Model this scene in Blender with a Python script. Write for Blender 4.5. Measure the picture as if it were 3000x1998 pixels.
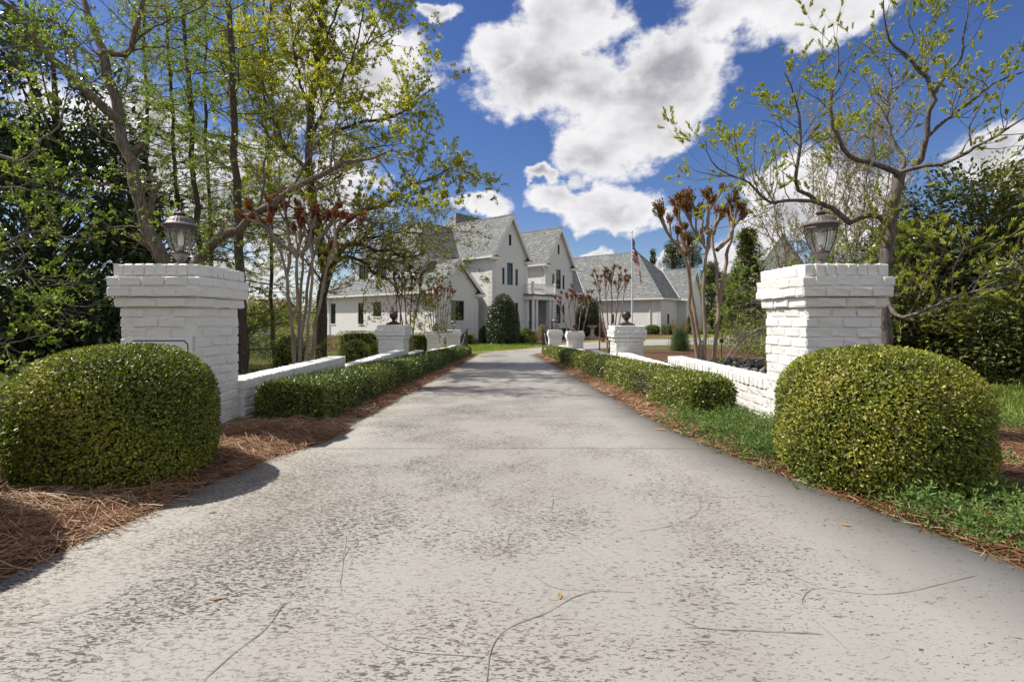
import bpy, bmesh, math, random
import numpy as np
from mathutils import Vector, Matrix

R = math.radians
rng = np.random.default_rng(11)
random.seed(11)
for o in list(bpy.data.objects):
    bpy.data.objects.remove(o)
SC = bpy.context.scene
COL = SC.collection

# ---------------------------------------------------------------- camera
CAMZ = 1.15
F, CX, CY = 1421.0, 1484.0, 935.0          # focal length and principal point of the photograph, in its pixels
cam = bpy.data.cameras.new('camera')
cam.sensor_width = 36
cam.lens = F / 3000 * 36
cam.shift_x = (1500 - CX) / 3000
cam.shift_y = (CY - 999) / 3000
cam.clip_start, cam.clip_end = 0.05, 6000
camo = bpy.data.objects.new('camera', cam)
camo.location = (0, 0, CAMZ)
camo.rotation_euler = (R(90), 0, 0)
COL.objects.link(camo)
SC.camera = camo

# ---------------------------------------------------------------- sun
SUN_AZ, SUN_EL = 12.0, 51.0                # degrees behind due left, elevation
S_DIR = Vector((-math.cos(R(SUN_AZ)) * math.cos(R(SUN_EL)), math.sin(R(SUN_AZ)) * math.cos(R(SUN_EL)), math.sin(R(SUN_EL))))
sun = bpy.data.lights.new('sun', 'SUN')
sun.energy = 3.6
sun.angle = R(0.53)
sun.color = (1.0, 0.95, 0.87)
suno = bpy.data.objects.new('sun', sun)
suno.rotation_euler = S_DIR.to_track_quat('Z', 'Y').to_euler()
COL.objects.link(suno)

# ---------------------------------------------------------------- exposure
SC.view_settings.view_transform = 'Standard'
SC.view_settings.look = 'None'
SC.view_settings.exposure = 0.85
SC.view_settings.gamma = 1.0
SC.view_settings.use_curve_mapping = False
SC.render.engine = 'CYCLES'
SC.cycles.max_bounces = 8
SC.cycles.transparent_max_bounces = 8
SC.cycles.use_denoising = True

# ---------------------------------------------------------------- node helpers
class NT:
    def __init__(s, tree):
        s.t = tree
    def n(s, kind, **kw):
        nd = s.t.nodes.new(kind)
        for k, v in kw.items():
            setattr(nd, k, v)
        return nd
    def put(s, sock, v):
        if hasattr(v, 'is_output'):
            s.t.links.new(v, sock)
        elif v is not None:
            sock.default_value = v
    def math(s, op, a, b=None, c=None, clamp=False):
        nd = s.n('ShaderNodeMath', operation=op)
        nd.use_clamp = clamp
        s.put(nd.inputs[0], a)
        if b is not None: s.put(nd.inputs[1], b)
        if c is not None: s.put(nd.inputs[2], c)
        return nd.outputs[0]
    def smooth(s, x, a, b):
        nd = s.n('ShaderNodeMapRange', interpolation_type='SMOOTHSTEP')
        s.put(nd.inputs[0], x); nd.inputs[1].default_value = a; nd.inputs[2].default_value = b
        return nd.outputs[0]
    def mix(s, f, a, b, blend='MIX'):
        nd = s.n('ShaderNodeMix', data_type='RGBA', blend_type=blend)
        s.put(nd.inputs[0], f); s.put(nd.inputs[6], a if hasattr(a, 'is_output') else (*a[:3], 1)); s.put(nd.inputs[7], b if hasattr(b, 'is_output') else (*b[:3], 1))
        return nd.outputs[2]
    def noise(s, vec, scale, detail=4, rough=0.55, dist=0.0):
        nd = s.n('ShaderNodeTexNoise')
        s.put(nd.inputs['Vector'], vec); nd.inputs['Scale'].default_value = scale
        nd.inputs['Detail'].default_value = detail; nd.inputs['Roughness'].default_value = rough
        nd.inputs['Distortion'].default_value = dist
        return nd
    def mapping(s, vec, scale=(1, 1, 1), rot=(0, 0, 0), loc=(0, 0, 0)):
        nd = s.n('ShaderNodeMapping')
        s.put(nd.inputs[0], vec); nd.inputs[1].default_value = loc; nd.inputs[2].default_value = rot; nd.inputs[3].default_value = scale
        return nd.outputs[0]
    def pos(s):
        return s.n('ShaderNodeNewGeometry').outputs['Position']
    def ramp(s, f, stops, interp='LINEAR'):
        nd = s.n('ShaderNodeValToRGB')
        nd.color_ramp.interpolation = interp
        el = nd.color_ramp.elements
        while len(el) < len(stops): el.new(0.5)
        for e, (p, c) in zip(el, stops):
            e.position = p; e.color = (*c, 1)
        s.put(nd.inputs[0], f)
        return nd.outputs[0]
    def bump(s, h, strength=0.3, dist=0.02, normal=None):
        nd = s.n('ShaderNodeBump')
        nd.inputs['Strength'].default_value = strength; nd.inputs['Distance'].default_value = dist
        s.put(nd.inputs['Height'], h)
        if normal is not None: s.put(nd.inputs['Normal'], normal)
        return nd.outputs[0]

# ---------------------------------------------------------------- sky: Nishita air with cumulus clouds (all in world directions)
world = bpy.data.worlds.new('World')
SC.world = world
world.use_nodes = True
world.node_tree.nodes.clear()
N = NT(world.node_tree)
sky = N.n('ShaderNodeTexSky', sky_type='NISHITA')
sky.sun_disc = False
sky.sun_elevation = R(SUN_EL)
sky.sun_rotation = R(-90 + SUN_AZ)
sky.air_density = 1.0; sky.dust_density = 0.35; sky.ozone_density = 2.5
hs = N.n('ShaderNodeHueSaturation')
hs.inputs['Saturation'].default_value = 1.24
hs.inputs['Hue'].default_value = 0.517
hs.inputs['Value'].default_value = 0.47
N.put(hs.inputs['Color'], sky.outputs[0])
SKY_STR = 0.13
bg1 = N.n('ShaderNodeBackground')
N.put(bg1.inputs[0], hs.outputs[0]); bg1.inputs[1].default_value = SKY_STR
tc = N.n('ShaderNodeTexCoord').outputs['Generated']
nv = N.n('ShaderNodeVectorMath', operation='NORMALIZE'); N.put(nv.inputs[0], tc)
D = nv.outputs[0]
sp = N.n('ShaderNodeSeparateXYZ'); N.put(sp.inputs[0], D)
warp = N.noise(D, 5.0, 5, 0.6)
wsp = N.n('ShaderNodeSeparateXYZ'); N.put(wsp.inputs[0], warp.outputs['Color'])
az0 = N.math('ARCTAN2', sp.outputs[0], sp.outputs[1])
el0 = N.math('ARCSINE', sp.outputs[2])
az = N.math('ADD', az0, N.math('MULTIPLY', N.math('SUBTRACT', wsp.outputs[0], 0.5), 0.16))
el = N.math('ADD', el0, N.math('MULTIPLY', N.math('SUBTRACT', wsp.outputs[1], 0.5), 0.16))
def blob(px, py, rx, ry):
    x, z = (px - CX) / F, (CY - py) / F
    a, e = math.atan2(x, 1), math.atan2(z, math.hypot(x, 1))
    ra = abs(math.atan2(x + rx / F, 1) - a)
    re = abs(math.atan2(z + ry / F, math.hypot(x, 1)) - e)
    u = N.math('DIVIDE', N.math('SUBTRACT', az, a), ra)
    v = N.math('DIVIDE', N.math('SUBTRACT', el, e), re)
    rr = N.math('SQRT', N.math('ADD', N.math('MULTIPLY', u, u), N.math('MULTIPLY', v, v)))
    return N.math('SUBTRACT', 1.0, rr)
BL = [(1640, 250, 300, 190), (1840, 330, 270, 190), (1960, 190, 180, 150), (1730, 440, 150, 110), (1480, 180, 130, 110), (1700, 60, 210, 120),
      (2390, 20, 330, 130), (2140, 50, 170, 110), (1780, 600, 190, 68), (1640, 590, 90, 45), (1570, 530, 55, 34), (1400, 610, 95, 36), (1050, 190, 260, 190), (760, 560, 360, 230),
      (2960, 470, 150, 95), (2380, 640, 300, 170), (1730, 742, 90, 28), (1960, 745, 110, 38), (2180, 780, 120, 60), (400, 420, 320, 160), (1290, 20, 80, 40), (640, 820, 300, 120)]
bias = None
for b in BL:
    v = blob(*b)
    bias = v if bias is None else N.math('SMOOTH_MAX', bias, v, 0.12)
bias = N.math('MAXIMUM', bias, -0.9)
far = N.noise(D, 2.2, 2, 0.5).outputs[0]
gen = N.math('MULTIPLY', N.math('SUBTRACT', far, 0.46), 3.2)  # unseen clouds beyond the view, cover raised for a more neutral fill
wout = N.math('MAXIMUM', N.smooth(N.math('ABSOLUTE', az0), 0.9, 1.15), N.smooth(el0, 0.62, 0.85))
bias = N.math('ADD', N.math('MULTIPLY', bias, N.math('SUBTRACT', 1.0, wout)), N.math('MULTIPLY', gen, wout))
Ds = N.mapping(D, (1, 1, 1.5))
fbm = N.noise(Ds, 8.0, 10, 0.62).outputs[0]
dens = N.math('ADD', N.math('MULTIPLY', bias, 1.15), N.math('MULTIPLY', N.math('SUBTRACT', fbm, 0.48), 2.3))
alpha = N.smooth(dens, 0.0, 0.46)
lit = N.noise(N.mapping(D, (1, 1, 1.5), (0, 0, 0), (-0.012 * S_DIR.x * -1.6, 0, -0.025)), 8.0, 8, 0.6).outputs[0]
relief = N.math('SUBTRACT', fbm, lit)
core = N.smooth(dens, 0.18, 1.0)
soft = N.noise(N.mapping(D, (1, 1, 1.8), (0, 0, 0), (2.3, 1.1, 0.4)), 5.5, 4, 0.5).outputs[0]
shade = N.math('ADD', N.math('MULTIPLY', core, N.math('ADD', 0.12, N.math('MULTIPLY', N.smooth(soft, 0.36, 0.66), 0.85))), N.math('MULTIPLY', relief, -1.1), clamp=True)
ccol = N.mix(shade, (0.52, 0.512, 0.52), (0.215, 0.213, 0.235))
bg2 = N.n('ShaderNodeBackground')
N.put(bg2.inputs[0], ccol); bg2.inputs[1].default_value = 1.0
mx = N.n('ShaderNodeMixShader')
N.put(mx.inputs[0], alpha); N.put(mx.inputs[1], bg1.outputs[0]); N.put(mx.inputs[2], bg2.outputs[0])
wo = N.n('ShaderNodeOutputWorld'); N.put(wo.inputs[0], mx.outputs[0])

# ---------------------------------------------------------------- materials
def new_mat(name):
    m = bpy.data.materials.new(name); m.use_nodes = True
    m.node_tree.nodes.clear()
    n = NT(m.node_tree)
    bs = n.n('ShaderNodeBsdfPrincipled')
    out = n.n('ShaderNodeOutputMaterial')
    n.put(out.inputs[0], bs.outputs[0])
    return m, n, bs, out
def M(name, c1, c2=None, scale=8, rough=0.6, bump=0.0, bscale=40, bdist=0.01, metal=0.0, spec=0.4, detail=5):
    m, n, bs, out = new_mat(name)
    p = n.pos()
    if c2 is None: c2 = tuple(x * 0.85 for x in c1)
    f = n.smooth(n.noise(p, scale, detail, 0.6).outputs[0], 0.3, 0.7)
    n.put(bs.inputs['Base Color'], n.mix(f, c1, c2))
    bs.inputs['Roughness'].default_value = rough; bs.inputs['Metallic'].default_value = metal
    bs.inputs['Specular IOR Level'].default_value = spec
    if bump: n.put(bs.inputs['Normal'], n.bump(n.noise(p, bscale, 6, 0.65).outputs[0], bump, bdist))
    return m
LG = {'pine_straw_needles': 1.0, 'magnolia_leaves': 3.0, 'red_spring_leaves': 1.1, 'bronze_spring_leaves': 1.2, 'boxwood_leaves': 2.2, 'glossy_evergreen_leaves': 1.9, 'hedge_leaves': 2.1, 'yellowish_hedge_leaves': 1.9, 'juniper_sprigs': 1.3, 'olive_shrub_leaves': 2.3, 'bright_shrub_leaves': 1.6, 'tan_and_green_leaves': 1.6, 'dark_holly_leaves': 1.7, 'conifer_sprays': 1.6, 'yellow_green_leaves': 1.75, 'olive_gold_leaves': 1.8, 'yellow_catkin_sprays': 1.5, 'feathery_needles': 2.0, 'fresh_green_leaves': 1.55}
def leafmat(name, stops, trans=0.35, rough=0.45, spec=0.35):
    m, n, bs, out = new_mat(name)
    a = n.n('ShaderNodeAttribute', attribute_name='tint')
    g = LG.get(name, 1.45)
    c = n.ramp(a.outputs['Fac'], [(q, tuple(min(.75, v * g) for v in col)) for q, col in stops])
    n.put(bs.inputs['Base Color'], c); bs.inputs['Roughness'].default_value = rough; bs.inputs['Specular IOR Level'].default_value = spec
    tr = n.n('ShaderNodeBsdfTranslucent')
    n.put(tr.inputs[0], n.mix(0.5, c, (0.5, 0.6, 0.08), 'SOFT_LIGHT'))
    ms = n.n('ShaderNodeMixShader'); ms.inputs[0].default_value = trans
    n.put(ms.inputs[1], bs.outputs[0]); n.put(ms.inputs[2], tr.outputs[0]); n.put(out.inputs[0], ms.outputs[0])
    return m
def barkmat(name, c1, c2, scale=6, bump=0.8):
    m, n, bs, out = new_mat(name)
    p = n.mapping(n.pos(), (1, 1, 0.3))
    h = n.noise(p, scale * 4, 6, 0.7).outputs[0]
    f = n.smooth(h, 0.35, 0.65)
    big = n.smooth(n.noise(n.pos(), 1.6, 3, 0.5).outputs[0], 0.35, 0.65)
    c = n.mix(f, c2, c1); c = n.mix(n.math('MULTIPLY', big, 0.35), c, tuple(x * 0.6 for x in c1))
    n.put(bs.inputs['Base Color'], c); bs.inputs['Roughness'].default_value = 0.9; bs.inputs['Specular IOR Level'].default_value = 0.2
    n.put(bs.inputs['Normal'], n.bump(h, bump, 0.03))
    return m

def painted(name, c=(0.80, 0.775, 0.72), bump=0.35):
    m, n, bs, out = new_mat(name)
    p = n.pos()
    dirt = n.smooth(n.noise(p, 3.5, 6, 0.65).outputs[0], 0.52, 0.75)
    spot = n.smooth(n.noise(p, 28, 4, 0.6).outputs[0], 0.66, 0.76)
    c1 = n.mix(n.math('MULTIPLY', dirt, 0.35), c, tuple(x * 0.86 for x in c))
    c1 = n.mix(n.math('MULTIPLY', spot, 0.22), c1, (0.42, 0.38, 0.31))
    n.put(bs.inputs['Base Color'], c1); bs.inputs['Roughness'].default_value = 0.55; bs.inputs['Specular IOR Level'].default_value = 0.3
    h = n.math('ADD', n.noise(n.mapping(p, (1, 1, 1.6)), 22, 6, 0.7, 0.6).outputs[0], n.math('MULTIPLY', n.noise(p, 90, 3, 0.6).outputs[0], 0.35))
    n.put(bs.inputs['Normal'], n.bump(h, bump, 0.012))
    return m
MT = {}
MT['brick'] = painted('painted_brick', (0.78, 0.765, 0.725), 1.0)
MT['mortar'] = painted('painted_joint', (0.74, 0.725, 0.68), 0.5)
MT['white'] = M('white_paint', (0.80, 0.79, 0.76), (0.76, 0.75, 0.72), 4, 0.45, 0.05, 60)
MT['blackpaint'] = M('black_paint', (0.012, 0.012, 0.013), (0.02, 0.02, 0.02), 8, 0.4)
MT['iron'] = M('black_iron', (0.014, 0.014, 0.015), (0.03, 0.026, 0.022), 20, 0.5, 0.1, 80)
MT['bronze'] = M('weathered_bronze', (0.045, 0.030, 0.028), (0.075, 0.05, 0.045), 14, 0.42, 0.08, 60, 0.004, 0.3, 0.5)
MT['lantern'] = M('weathered_lantern_metal', (0.20, 0.175, 0.165), (0.10, 0.085, 0.08), 26, 0.55, 0.15, 90, 0.003, 0.35, 0.4)
MT['lanterndark'] = M('dark_lantern_metal', (0.055, 0.042, 0.040), (0.10, 0.08, 0.075), 30, 0.5, 0.15, 90, 0.003, 0.3, 0.4)
MT['copper'] = M('copper_flashing', (0.10, 0.048, 0.03), (0.06, 0.03, 0.022), 4, 0.5, 0.05, 30, 0.01, 0.4)
MT['stone'] = M('carved_stone', (0.42, 0.36, 0.28), (0.30, 0.26, 0.21), 9, 0.85, 0.3, 40)
MT['terracotta'] = M('terracotta', (0.33, 0.11, 0.06), (0.25, 0.08, 0.05), 9, 0.8)
MT['steel'] = M('white_pole', (0.72, 0.73, 0.74), (0.62, 0.63, 0.65), 3, 0.35, 0, 1, 0, 0.1)
MT['door'] = M('stained_door', (0.16, 0.11, 0.075), (0.12, 0.085, 0.06), 5, 0.5)
MT['siding'] = M('grey_siding', (0.66, 0.68, 0.70), (0.6, 0.62, 0.64), 2, 0.6)
MT['farbrick'] = M('red_brick_far', (0.28, 0.15, 0.115), (0.22, 0.12, 0.09), 4, 0.8)
MT['rock'] = M('grey_rock', (0.24, 0.235, 0.235), (0.10, 0.095, 0.095), 7, 0.9, 0.9, 14, 0.05)
MT['winframe'] = M('dark_window_frame', (0.022, 0.016, 0.013), (0.03, 0.022, 0.018), 9, 0.4)
def glassmat():
    m, n, bs, out = new_mat('dark_window_glass')
    n.put(bs.inputs['Base Color'], n.mix(n.smooth(n.noise(n.pos(), 1.2, 3).outputs[0], 0.4, 0.7), (0.010, 0.014, 0.012), (0.03, 0.04, 0.03)))
    bs.inputs['Roughness'].default_value = 0.04; bs.inputs['Specular IOR Level'].default_value = 0.7
    n.put(bs.inputs['Normal'], n.bump(n.noise(n.pos(), 1.7, 2).outputs[0], 0.06, 0.05))
    return m
MT['glass'] = glassmat()
def lampglass():
    m, n, bs, out = new_mat('rippled_lamp_glass')
    bs.inputs['Base Color'].default_value = (0.92, 0.92, 0.9, 1); bs.inputs['Roughness'].default_value = 0.05
    bs.inputs['Transmission Weight'].default_value = 0.0
    n.put(bs.inputs['Normal'], n.bump(n.noise(n.pos(), 38, 3, 0.5).outputs[0], 0.6, 0.02))
    tr = n.n('ShaderNodeBsdfTransparent'); tr.inputs[0].default_value = (0.9, 0.9, 0.88, 1)
    gl = n.n('ShaderNodeBsdfGlass'); gl.inputs['Roughness'].default_value = 0.02; gl.inputs['IOR'].default_value = 1.12
    n.put(gl.inputs['Normal'], n.bump(n.noise(n.pos(), 42, 3, 0.5).outputs[0], 0.45, 0.012))
    gs = n.n('ShaderNodeBsdfGlossy'); gs.inputs['Roughness'].default_value = 0.06
    n.put(gs.inputs['Normal'], n.bump(n.noise(n.pos(), 38, 3, 0.5).outputs[0], 0.7, 0.02))
    a = n.n('ShaderNodeMixShader'); a.inputs[0].default_value = 0.4
    n.put(a.inputs[1], tr.outputs[0]); n.put(a.inputs[2], gl.outputs[0])
    b = n.n('ShaderNodeMixShader'); b.inputs[0].default_value = 0.10
    n.put(b.inputs[1], a.outputs[0]); n.put(b.inputs[2], gs.outputs[0]); n.put(out.inputs[0], b.outputs[0])
    return m
MT['lampglass'] = lampglass()
MT['bulb'] = M('bulb_glass', (0.75, 0.73, 0.68), (0.7, 0.68, 0.6), 5, 0.2)
MT['amber'] = M('amber_filament', (0.75, 0.36, 0.06), (0.6, 0.3, 0.05), 5, 0.4)
def housebrick():
    m, n, bs, out = new_mat('white_painted_house_brick')
    uv = n.n('ShaderNodeUVMap').outputs[0]
    br = n.n('ShaderNodeTexBrick')
    n.put(br.inputs['Vector'], uv)
    br.inputs['Scale'].default_value = 1.0; br.inputs['Brick Width'].default_value = 0.24; br.inputs['Row Height'].default_value = 0.082
    br.inputs['Mortar Size'].default_value = 0.007; br.inputs['Mortar Smooth'].default_value = 0.4
    br.inputs['Color1'].default_value = (0.78, 0.77, 0.735, 1); br.inputs['Color2'].default_value = (0.74, 0.73, 0.695, 1); br.inputs['Mortar'].default_value = (0.66, 0.65, 0.615, 1)
    f = n.smooth(n.noise(n.pos(), 0.8, 5, 0.6).outputs[0], 0.45, 0.75)
    n.put(bs.inputs['Base Color'], n.mix(n.math('MULTIPLY', f, 0.12), br.outputs[0], (0.6, 0.58, 0.52)))
    bs.inputs['Roughness'].default_value = 0.6; bs.inputs['Specular IOR Level'].default_value = 0.25
    h = n.math('ADD', n.math('MULTIPLY', br.outputs['Fac'], -1.0), n.math('MULTIPLY', n.noise(n.pos(), 9, 4).outputs[0], 0.8))
    n.put(bs.inputs['Normal'], n.bump(h, 0.6, 0.02))
    return m
MT['housebrick'] = housebrick()
def shinglemat():
    m, n, bs, out = new_mat('slate_shingle')
    a = n.n('ShaderNodeAttribute', attribute_name='tint').outputs['Fac']
    c = n.ramp(a, [(0, (0.115, 0.125, 0.125)), (0.4, (0.165, 0.172, 0.168)), (0.75, (0.21, 0.215, 0.205)), (1, (0.27, 0.268, 0.25))])
    st = n.smooth(n.noise(n.pos(), 1.1, 6, 0.65).outputs[0], 0.45, 0.75)
    c = n.mix(n.math('MULTIPLY', st, 0.35), c, (0.13, 0.135, 0.125))
    n.put(bs.inputs['Base Color'], c); bs.inputs['Roughness'].default_value = 0.75; bs.inputs['Specular IOR Level'].default_value = 0.35
    n.put(bs.inputs['Normal'], n.bump(n.noise(n.pos(), 25, 4).outputs[0], 0.3, 0.01))
    return m
MT['shingle'] = shinglemat()
MT['roofcap'] = M('ridge_shingle', (0.15, 0.155, 0.15), (0.10, 0.105, 0.105), 3, 0.8, 0.3, 20)

def drivemat():
    m, n, bs, out = new_mat('textured_concrete')
    p = n.pos()
    big = n.noise(p, 0.45, 4, 0.55).outputs[0]
    mid = n.noise(p, 2.2, 5, 0.6).outputs[0]
    c = n.mix(n.smooth(big, 0.35, 0.65), (0.335, 0.316, 0.286), (0.29, 0.273, 0.247))
    c = n.mix(n.math('MULTIPLY', n.smooth(mid, 0.5, 0.75), 0.45), c, (0.238, 0.216, 0.183))
    c = n.mix(n.math('MULTIPLY', n.smooth(n.noise(n.mapping(p, (1, 1, 1), (0, 0, 0), (7, 3, 0)), 1.3, 5, 0.6).outputs[0], 0.52, 0.8), 0.5), c, (0.365, 0.349, 0.321))
    # skip-trowel pits: short dark flecks, denser in patches
    v1 = n.mapping(p, (34, 92, 1), (0, 0, R(12)))
    wv = n.noise(p, 9, 2, 0.5)
    f1 = n.noise(v1, 1.0, 3, 0.55, 0.9).outputs[0]
    v2 = n.mapping(p, (52, 120, 1), (0, 0, R(-18)), (3, 9, 0))
    f2 = n.noise(v2, 1.0, 3, 0.55, 0.7).outputs[0]
    patch = n.noise(p, 1.1, 5, 0.62).outputs[0]
    sepx = n.n('ShaderNodeSeparateXYZ'); n.put(sepx.inputs[0], p)
    side = n.math('MULTIPLY', n.smooth(sepx.outputs[0], 1.2, -1.4), 0.045)
    edge = n.math('MULTIPLY', n.smooth(sepx.outputs[0], 1.0, 1.7), -0.06)
    thr = n.math('ADD', n.math('ADD', n.math('MULTIPLY', n.math('SUBTRACT', patch, 0.5), 0.20), side), edge)
    k1 = n.smooth(n.math('ADD', f1, thr), 0.588, 0.622)
    k2 = n.smooth(n.math('ADD', f2, n.math('MULTIPLY', thr, 0.9)), 0.605, 0.645)
    k = n.math('MAXIMUM', k1, n.math('MULTIPLY', k2, 0.7))
    k = n.math('MULTIPLY', k, n.math('ADD', 0.55, n.smooth(patch, 0.4, 0.62)), clamp=True)
    fc = n.mix(n.smooth(n.noise(p, 0.9, 3).outputs[0], 0.4, 0.6), (0.062, 0.058, 0.054), (0.12, 0.098, 0.078))
    c = n.mix(k, c, fc)
    fine = n.noise(p, 160, 3, 0.6).outputs[0]
    c = n.mix(n.math('MULTIPLY', n.smooth(fine, 0.55, 0.8), 0.25), c, (0.15, 0.14, 0.125))
    n.put(bs.inputs['Base Color'], c)
    bs.inputs['Roughness'].default_value = 0.7; bs.inputs['Specular IOR Level'].default_value = 0.35
    h = n.math('SUBTRACT', n.math('MULTIPLY', mid, 0.4), k)
    n.put(bs.inputs['Normal'], n.bump(n.math('ADD', h, n.math('MULTIPLY', fine, 0.15)), 0.35, 0.008))
    return m
MT['drive'] = drivemat()
MT['linepale'] = M('pale_joint_line', (0.32, 0.305, 0.28), (0.27, 0.255, 0.235), 30, 0.8)
MT['linedark'] = M('dark_joint_line', (0.165, 0.152, 0.138), (0.235, 0.22, 0.2), 20, 0.8)
def groundmat():
    m, n, bs, out = new_mat('lawn_and_leaf_litter')
    p = n.pos()
    a = n.noise(p, 0.35, 5, 0.6).outputs[0]
    b = n.noise(p, 9, 6, 0.7).outputs[0]
    g = n.mix(n.smooth(b, 0.3, 0.7), (0.055, 0.085, 0.018), (0.13, 0.14, 0.045))
    d = n.mix(n.smooth(b, 0.3, 0.7), (0.10, 0.065, 0.04), (0.20, 0.14, 0.085))
    n.put(bs.inputs['Base Color'], n.mix(n.smooth(a, 0.40, 0.60), d, g))
    bs.inputs['Roughness'].default_value = 0.95; bs.inputs['Specular IOR Level'].default_value = 0.1
    n.put(bs.inputs['Normal'], n.bump(n.noise(p, 30, 6, 0.8).outputs[0], 0.8, 0.05))
    return m
MT['ground'] = groundmat()
MT['lawn'] = M('spring_lawn', (0.10, 0.16, 0.022), (0.19, 0.235, 0.05), 6, 0.95, 0.7, 60, 0.03, 0, 0.1)
MT['drygrass'] = M('tan_verge', (0.26, 0.20, 0.10), (0.20, 0.17, 0.075), 5, 0.95, 0.6, 50, 0.03, 0, 0.1)
MT['mulch'] = M('pine_mulch', (0.155, 0.085, 0.05), (0.085, 0.05, 0.034), 14, 0.95, 1.0, 45, 0.04, 0, 0.1)
MT['strawbed'] = M('packed_straw', (0.15, 0.075, 0.038), (0.07, 0.036, 0.02), 22, 0.95, 1.0, 60, 0.03, 0, 0.1)
MT['straw'] = leafmat('pine_straw_needles', [(0, (0.16, 0.065, 0.03)), (0.45, (0.30, 0.15, 0.075)), (0.75, (0.47, 0.33, 0.20)), (1, (0.58, 0.46, 0.32))], 0.1, 0.6)
MT['box'] = leafmat('boxwood_leaves', [(0, (0.022, 0.036, 0.008)), (0.30, (0.058, 0.074, 0.011)), (0.60, (0.125, 0.135, 0.018)), (0.82, (0.21, 0.20, 0.024)), (0.88, (0.25, 0.225, 0.03)), (0.91, (0.15, 0.11, 0.055)), (1, (0.23, 0.17, 0.10))], 0.28, 0.42, 0.4)
MT['hedge'] = leafmat('hedge_leaves', [(0, (0.018, 0.035, 0.010)), (0.5, (0.058, 0.076, 0.014)), (0.85, (0.14, 0.145, 0.028)), (1, (0.24, 0.21, 0.06))], 0.25, 0.35, 0.5)
MT['hedgeR'] = leafmat('yellowish_hedge_leaves', [(0, (0.035, 0.055, 0.012)), (0.5, (0.105, 0.125, 0.022)), (0.8, (0.20, 0.20, 0.04)), (1, (0.30, 0.26, 0.09))], 0.25, 0.35, 0.5)  # lighter, yellower leaf tones for the right hedge
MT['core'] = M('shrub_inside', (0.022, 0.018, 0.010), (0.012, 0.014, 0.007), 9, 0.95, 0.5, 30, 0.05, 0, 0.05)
MT['twig'] = barkmat('grey_twigs', (0.33, 0.29, 0.26), (0.20, 0.17, 0.15), 8, 0.3)
MT['twigbrown'] = barkmat('brown_twigs', (0.17, 0.12, 0.085), (0.09, 0.06, 0.045), 8, 0.3)
MT['holly'] = leafmat('dark_holly_leaves', [(0, (0.012, 0.022, 0.008)), (0.6, (0.030, 0.046, 0.013)), (0.9, (0.075, 0.085, 0.022)), (1, (0.15, 0.15, 0.04))], 0.12, 0.28, 0.6)
MT['bright'] = leafmat('bright_shrub_leaves', [(0, (0.04, 0.07, 0.012)), (0.5, (0.11, 0.15, 0.02)), (1, (0.24, 0.25, 0.04))], 0.3, 0.45)
MT['olive'] = leafmat('olive_shrub_leaves', [(0, (0.07, 0.085, 0.02)), (0.5, (0.15, 0.155, 0.04)), (1, (0.26, 0.24, 0.075))], 0.3, 0.5)
MT['red'] = leafmat('red_spring_leaves', [(0, (0.12, 0.022, 0.014)), (0.5, (0.26, 0.06, 0.022)), (0.75, (0.24, 0.11, 0.03)), (1, (0.12, 0.12, 0.02))], 0.35, 0.45)
MT['redgreen'] = leafmat('bronze_spring_leaves', [(0, (0.17, 0.035, 0.018)), (0.35, (0.24, 0.085, 0.025)), (0.6, (0.13, 0.12, 0.022)), (1, (0.10, 0.135, 0.02))], 0.35, 0.45)
MT['magnolia'] = leafmat('magnolia_leaves', [(0, (0.010, 0.016, 0.008)), (0.6, (0.022, 0.034, 0.014)), (0.93, (0.045, 0.06, 0.022)), (1, (0.13, 0.085, 0.04))], 0.14, 0.32, 0.6)
MT['fresh'] = leafmat('fresh_green_leaves', [(0, (0.07, 0.12, 0.018)), (0.5, (0.16, 0.225, 0.032)), (1, (0.32, 0.36, 0.07))], 0.45, 0.45)
MT['needle'] = leafmat('feathery_needles', [(0, (0.05, 0.085, 0.014)), (0.45, (0.115, 0.155, 0.022)), (0.75, (0.22, 0.225, 0.04)), (1, (0.30, 0.23, 0.08))], 0.5, 0.5)
MT['gold'] = leafmat('yellow_green_leaves', [(0, (0.12, 0.125, 0.02)), (0.45, (0.24, 0.25, 0.03)), (0.8, (0.36, 0.36, 0.05)), (1, (0.40, 0.30, 0.09))], 0.6, 0.5)
MT['oakleaf'] = leafmat('olive_gold_leaves', [(0, (0.085, 0.09, 0.016)), (0.5, (0.18, 0.175, 0.028)), (1, (0.32, 0.27, 0.05))], 0.55, 0.5)
MT['catkin'] = leafmat('yellow_catkin_sprays', [(0, (0.13, 0.16, 0.025)), (0.5, (0.27, 0.29, 0.045)), (1, (0.44, 0.42, 0.10))], 0.45, 0.5)
MT['tanleaf'] = leafmat('tan_and_green_leaves', [(0, (0.12, 0.13, 0.04)), (0.5, (0.24, 0.20, 0.09)), (1, (0.34, 0.27, 0.14))], 0.35, 0.5)
MT['evergreen'] = leafmat('glossy_evergreen_leaves', [(0, (0.016, 0.024, 0.009)), (0.45, (0.042, 0.054, 0.014)), (0.8, (0.13, 0.125, 0.028)), (1, (0.27, 0.23, 0.06))], 0.15, 0.3, 0.6)
MT['conifer'] = leafmat('conifer_sprays', [(0, (0.015, 0.026, 0.007)), (0.5, (0.045, 0.058, 0.012)), (1, (0.135, 0.115, 0.02))], 0.2, 0.5)
MT['juniper'] = leafmat('juniper_sprigs', [(0, (0.035, 0.075, 0.018)), (0.5, (0.085, 0.15, 0.033)), (1, (0.19, 0.26, 0.07))], 0.3, 0.5)
MT['grassblade'] = leafmat('grass_blades', [(0, (0.07, 0.12, 0.018)), (0.6, (0.17, 0.235, 0.035)), (1, (0.33, 0.30, 0.10))], 0.4, 0.5)
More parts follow.
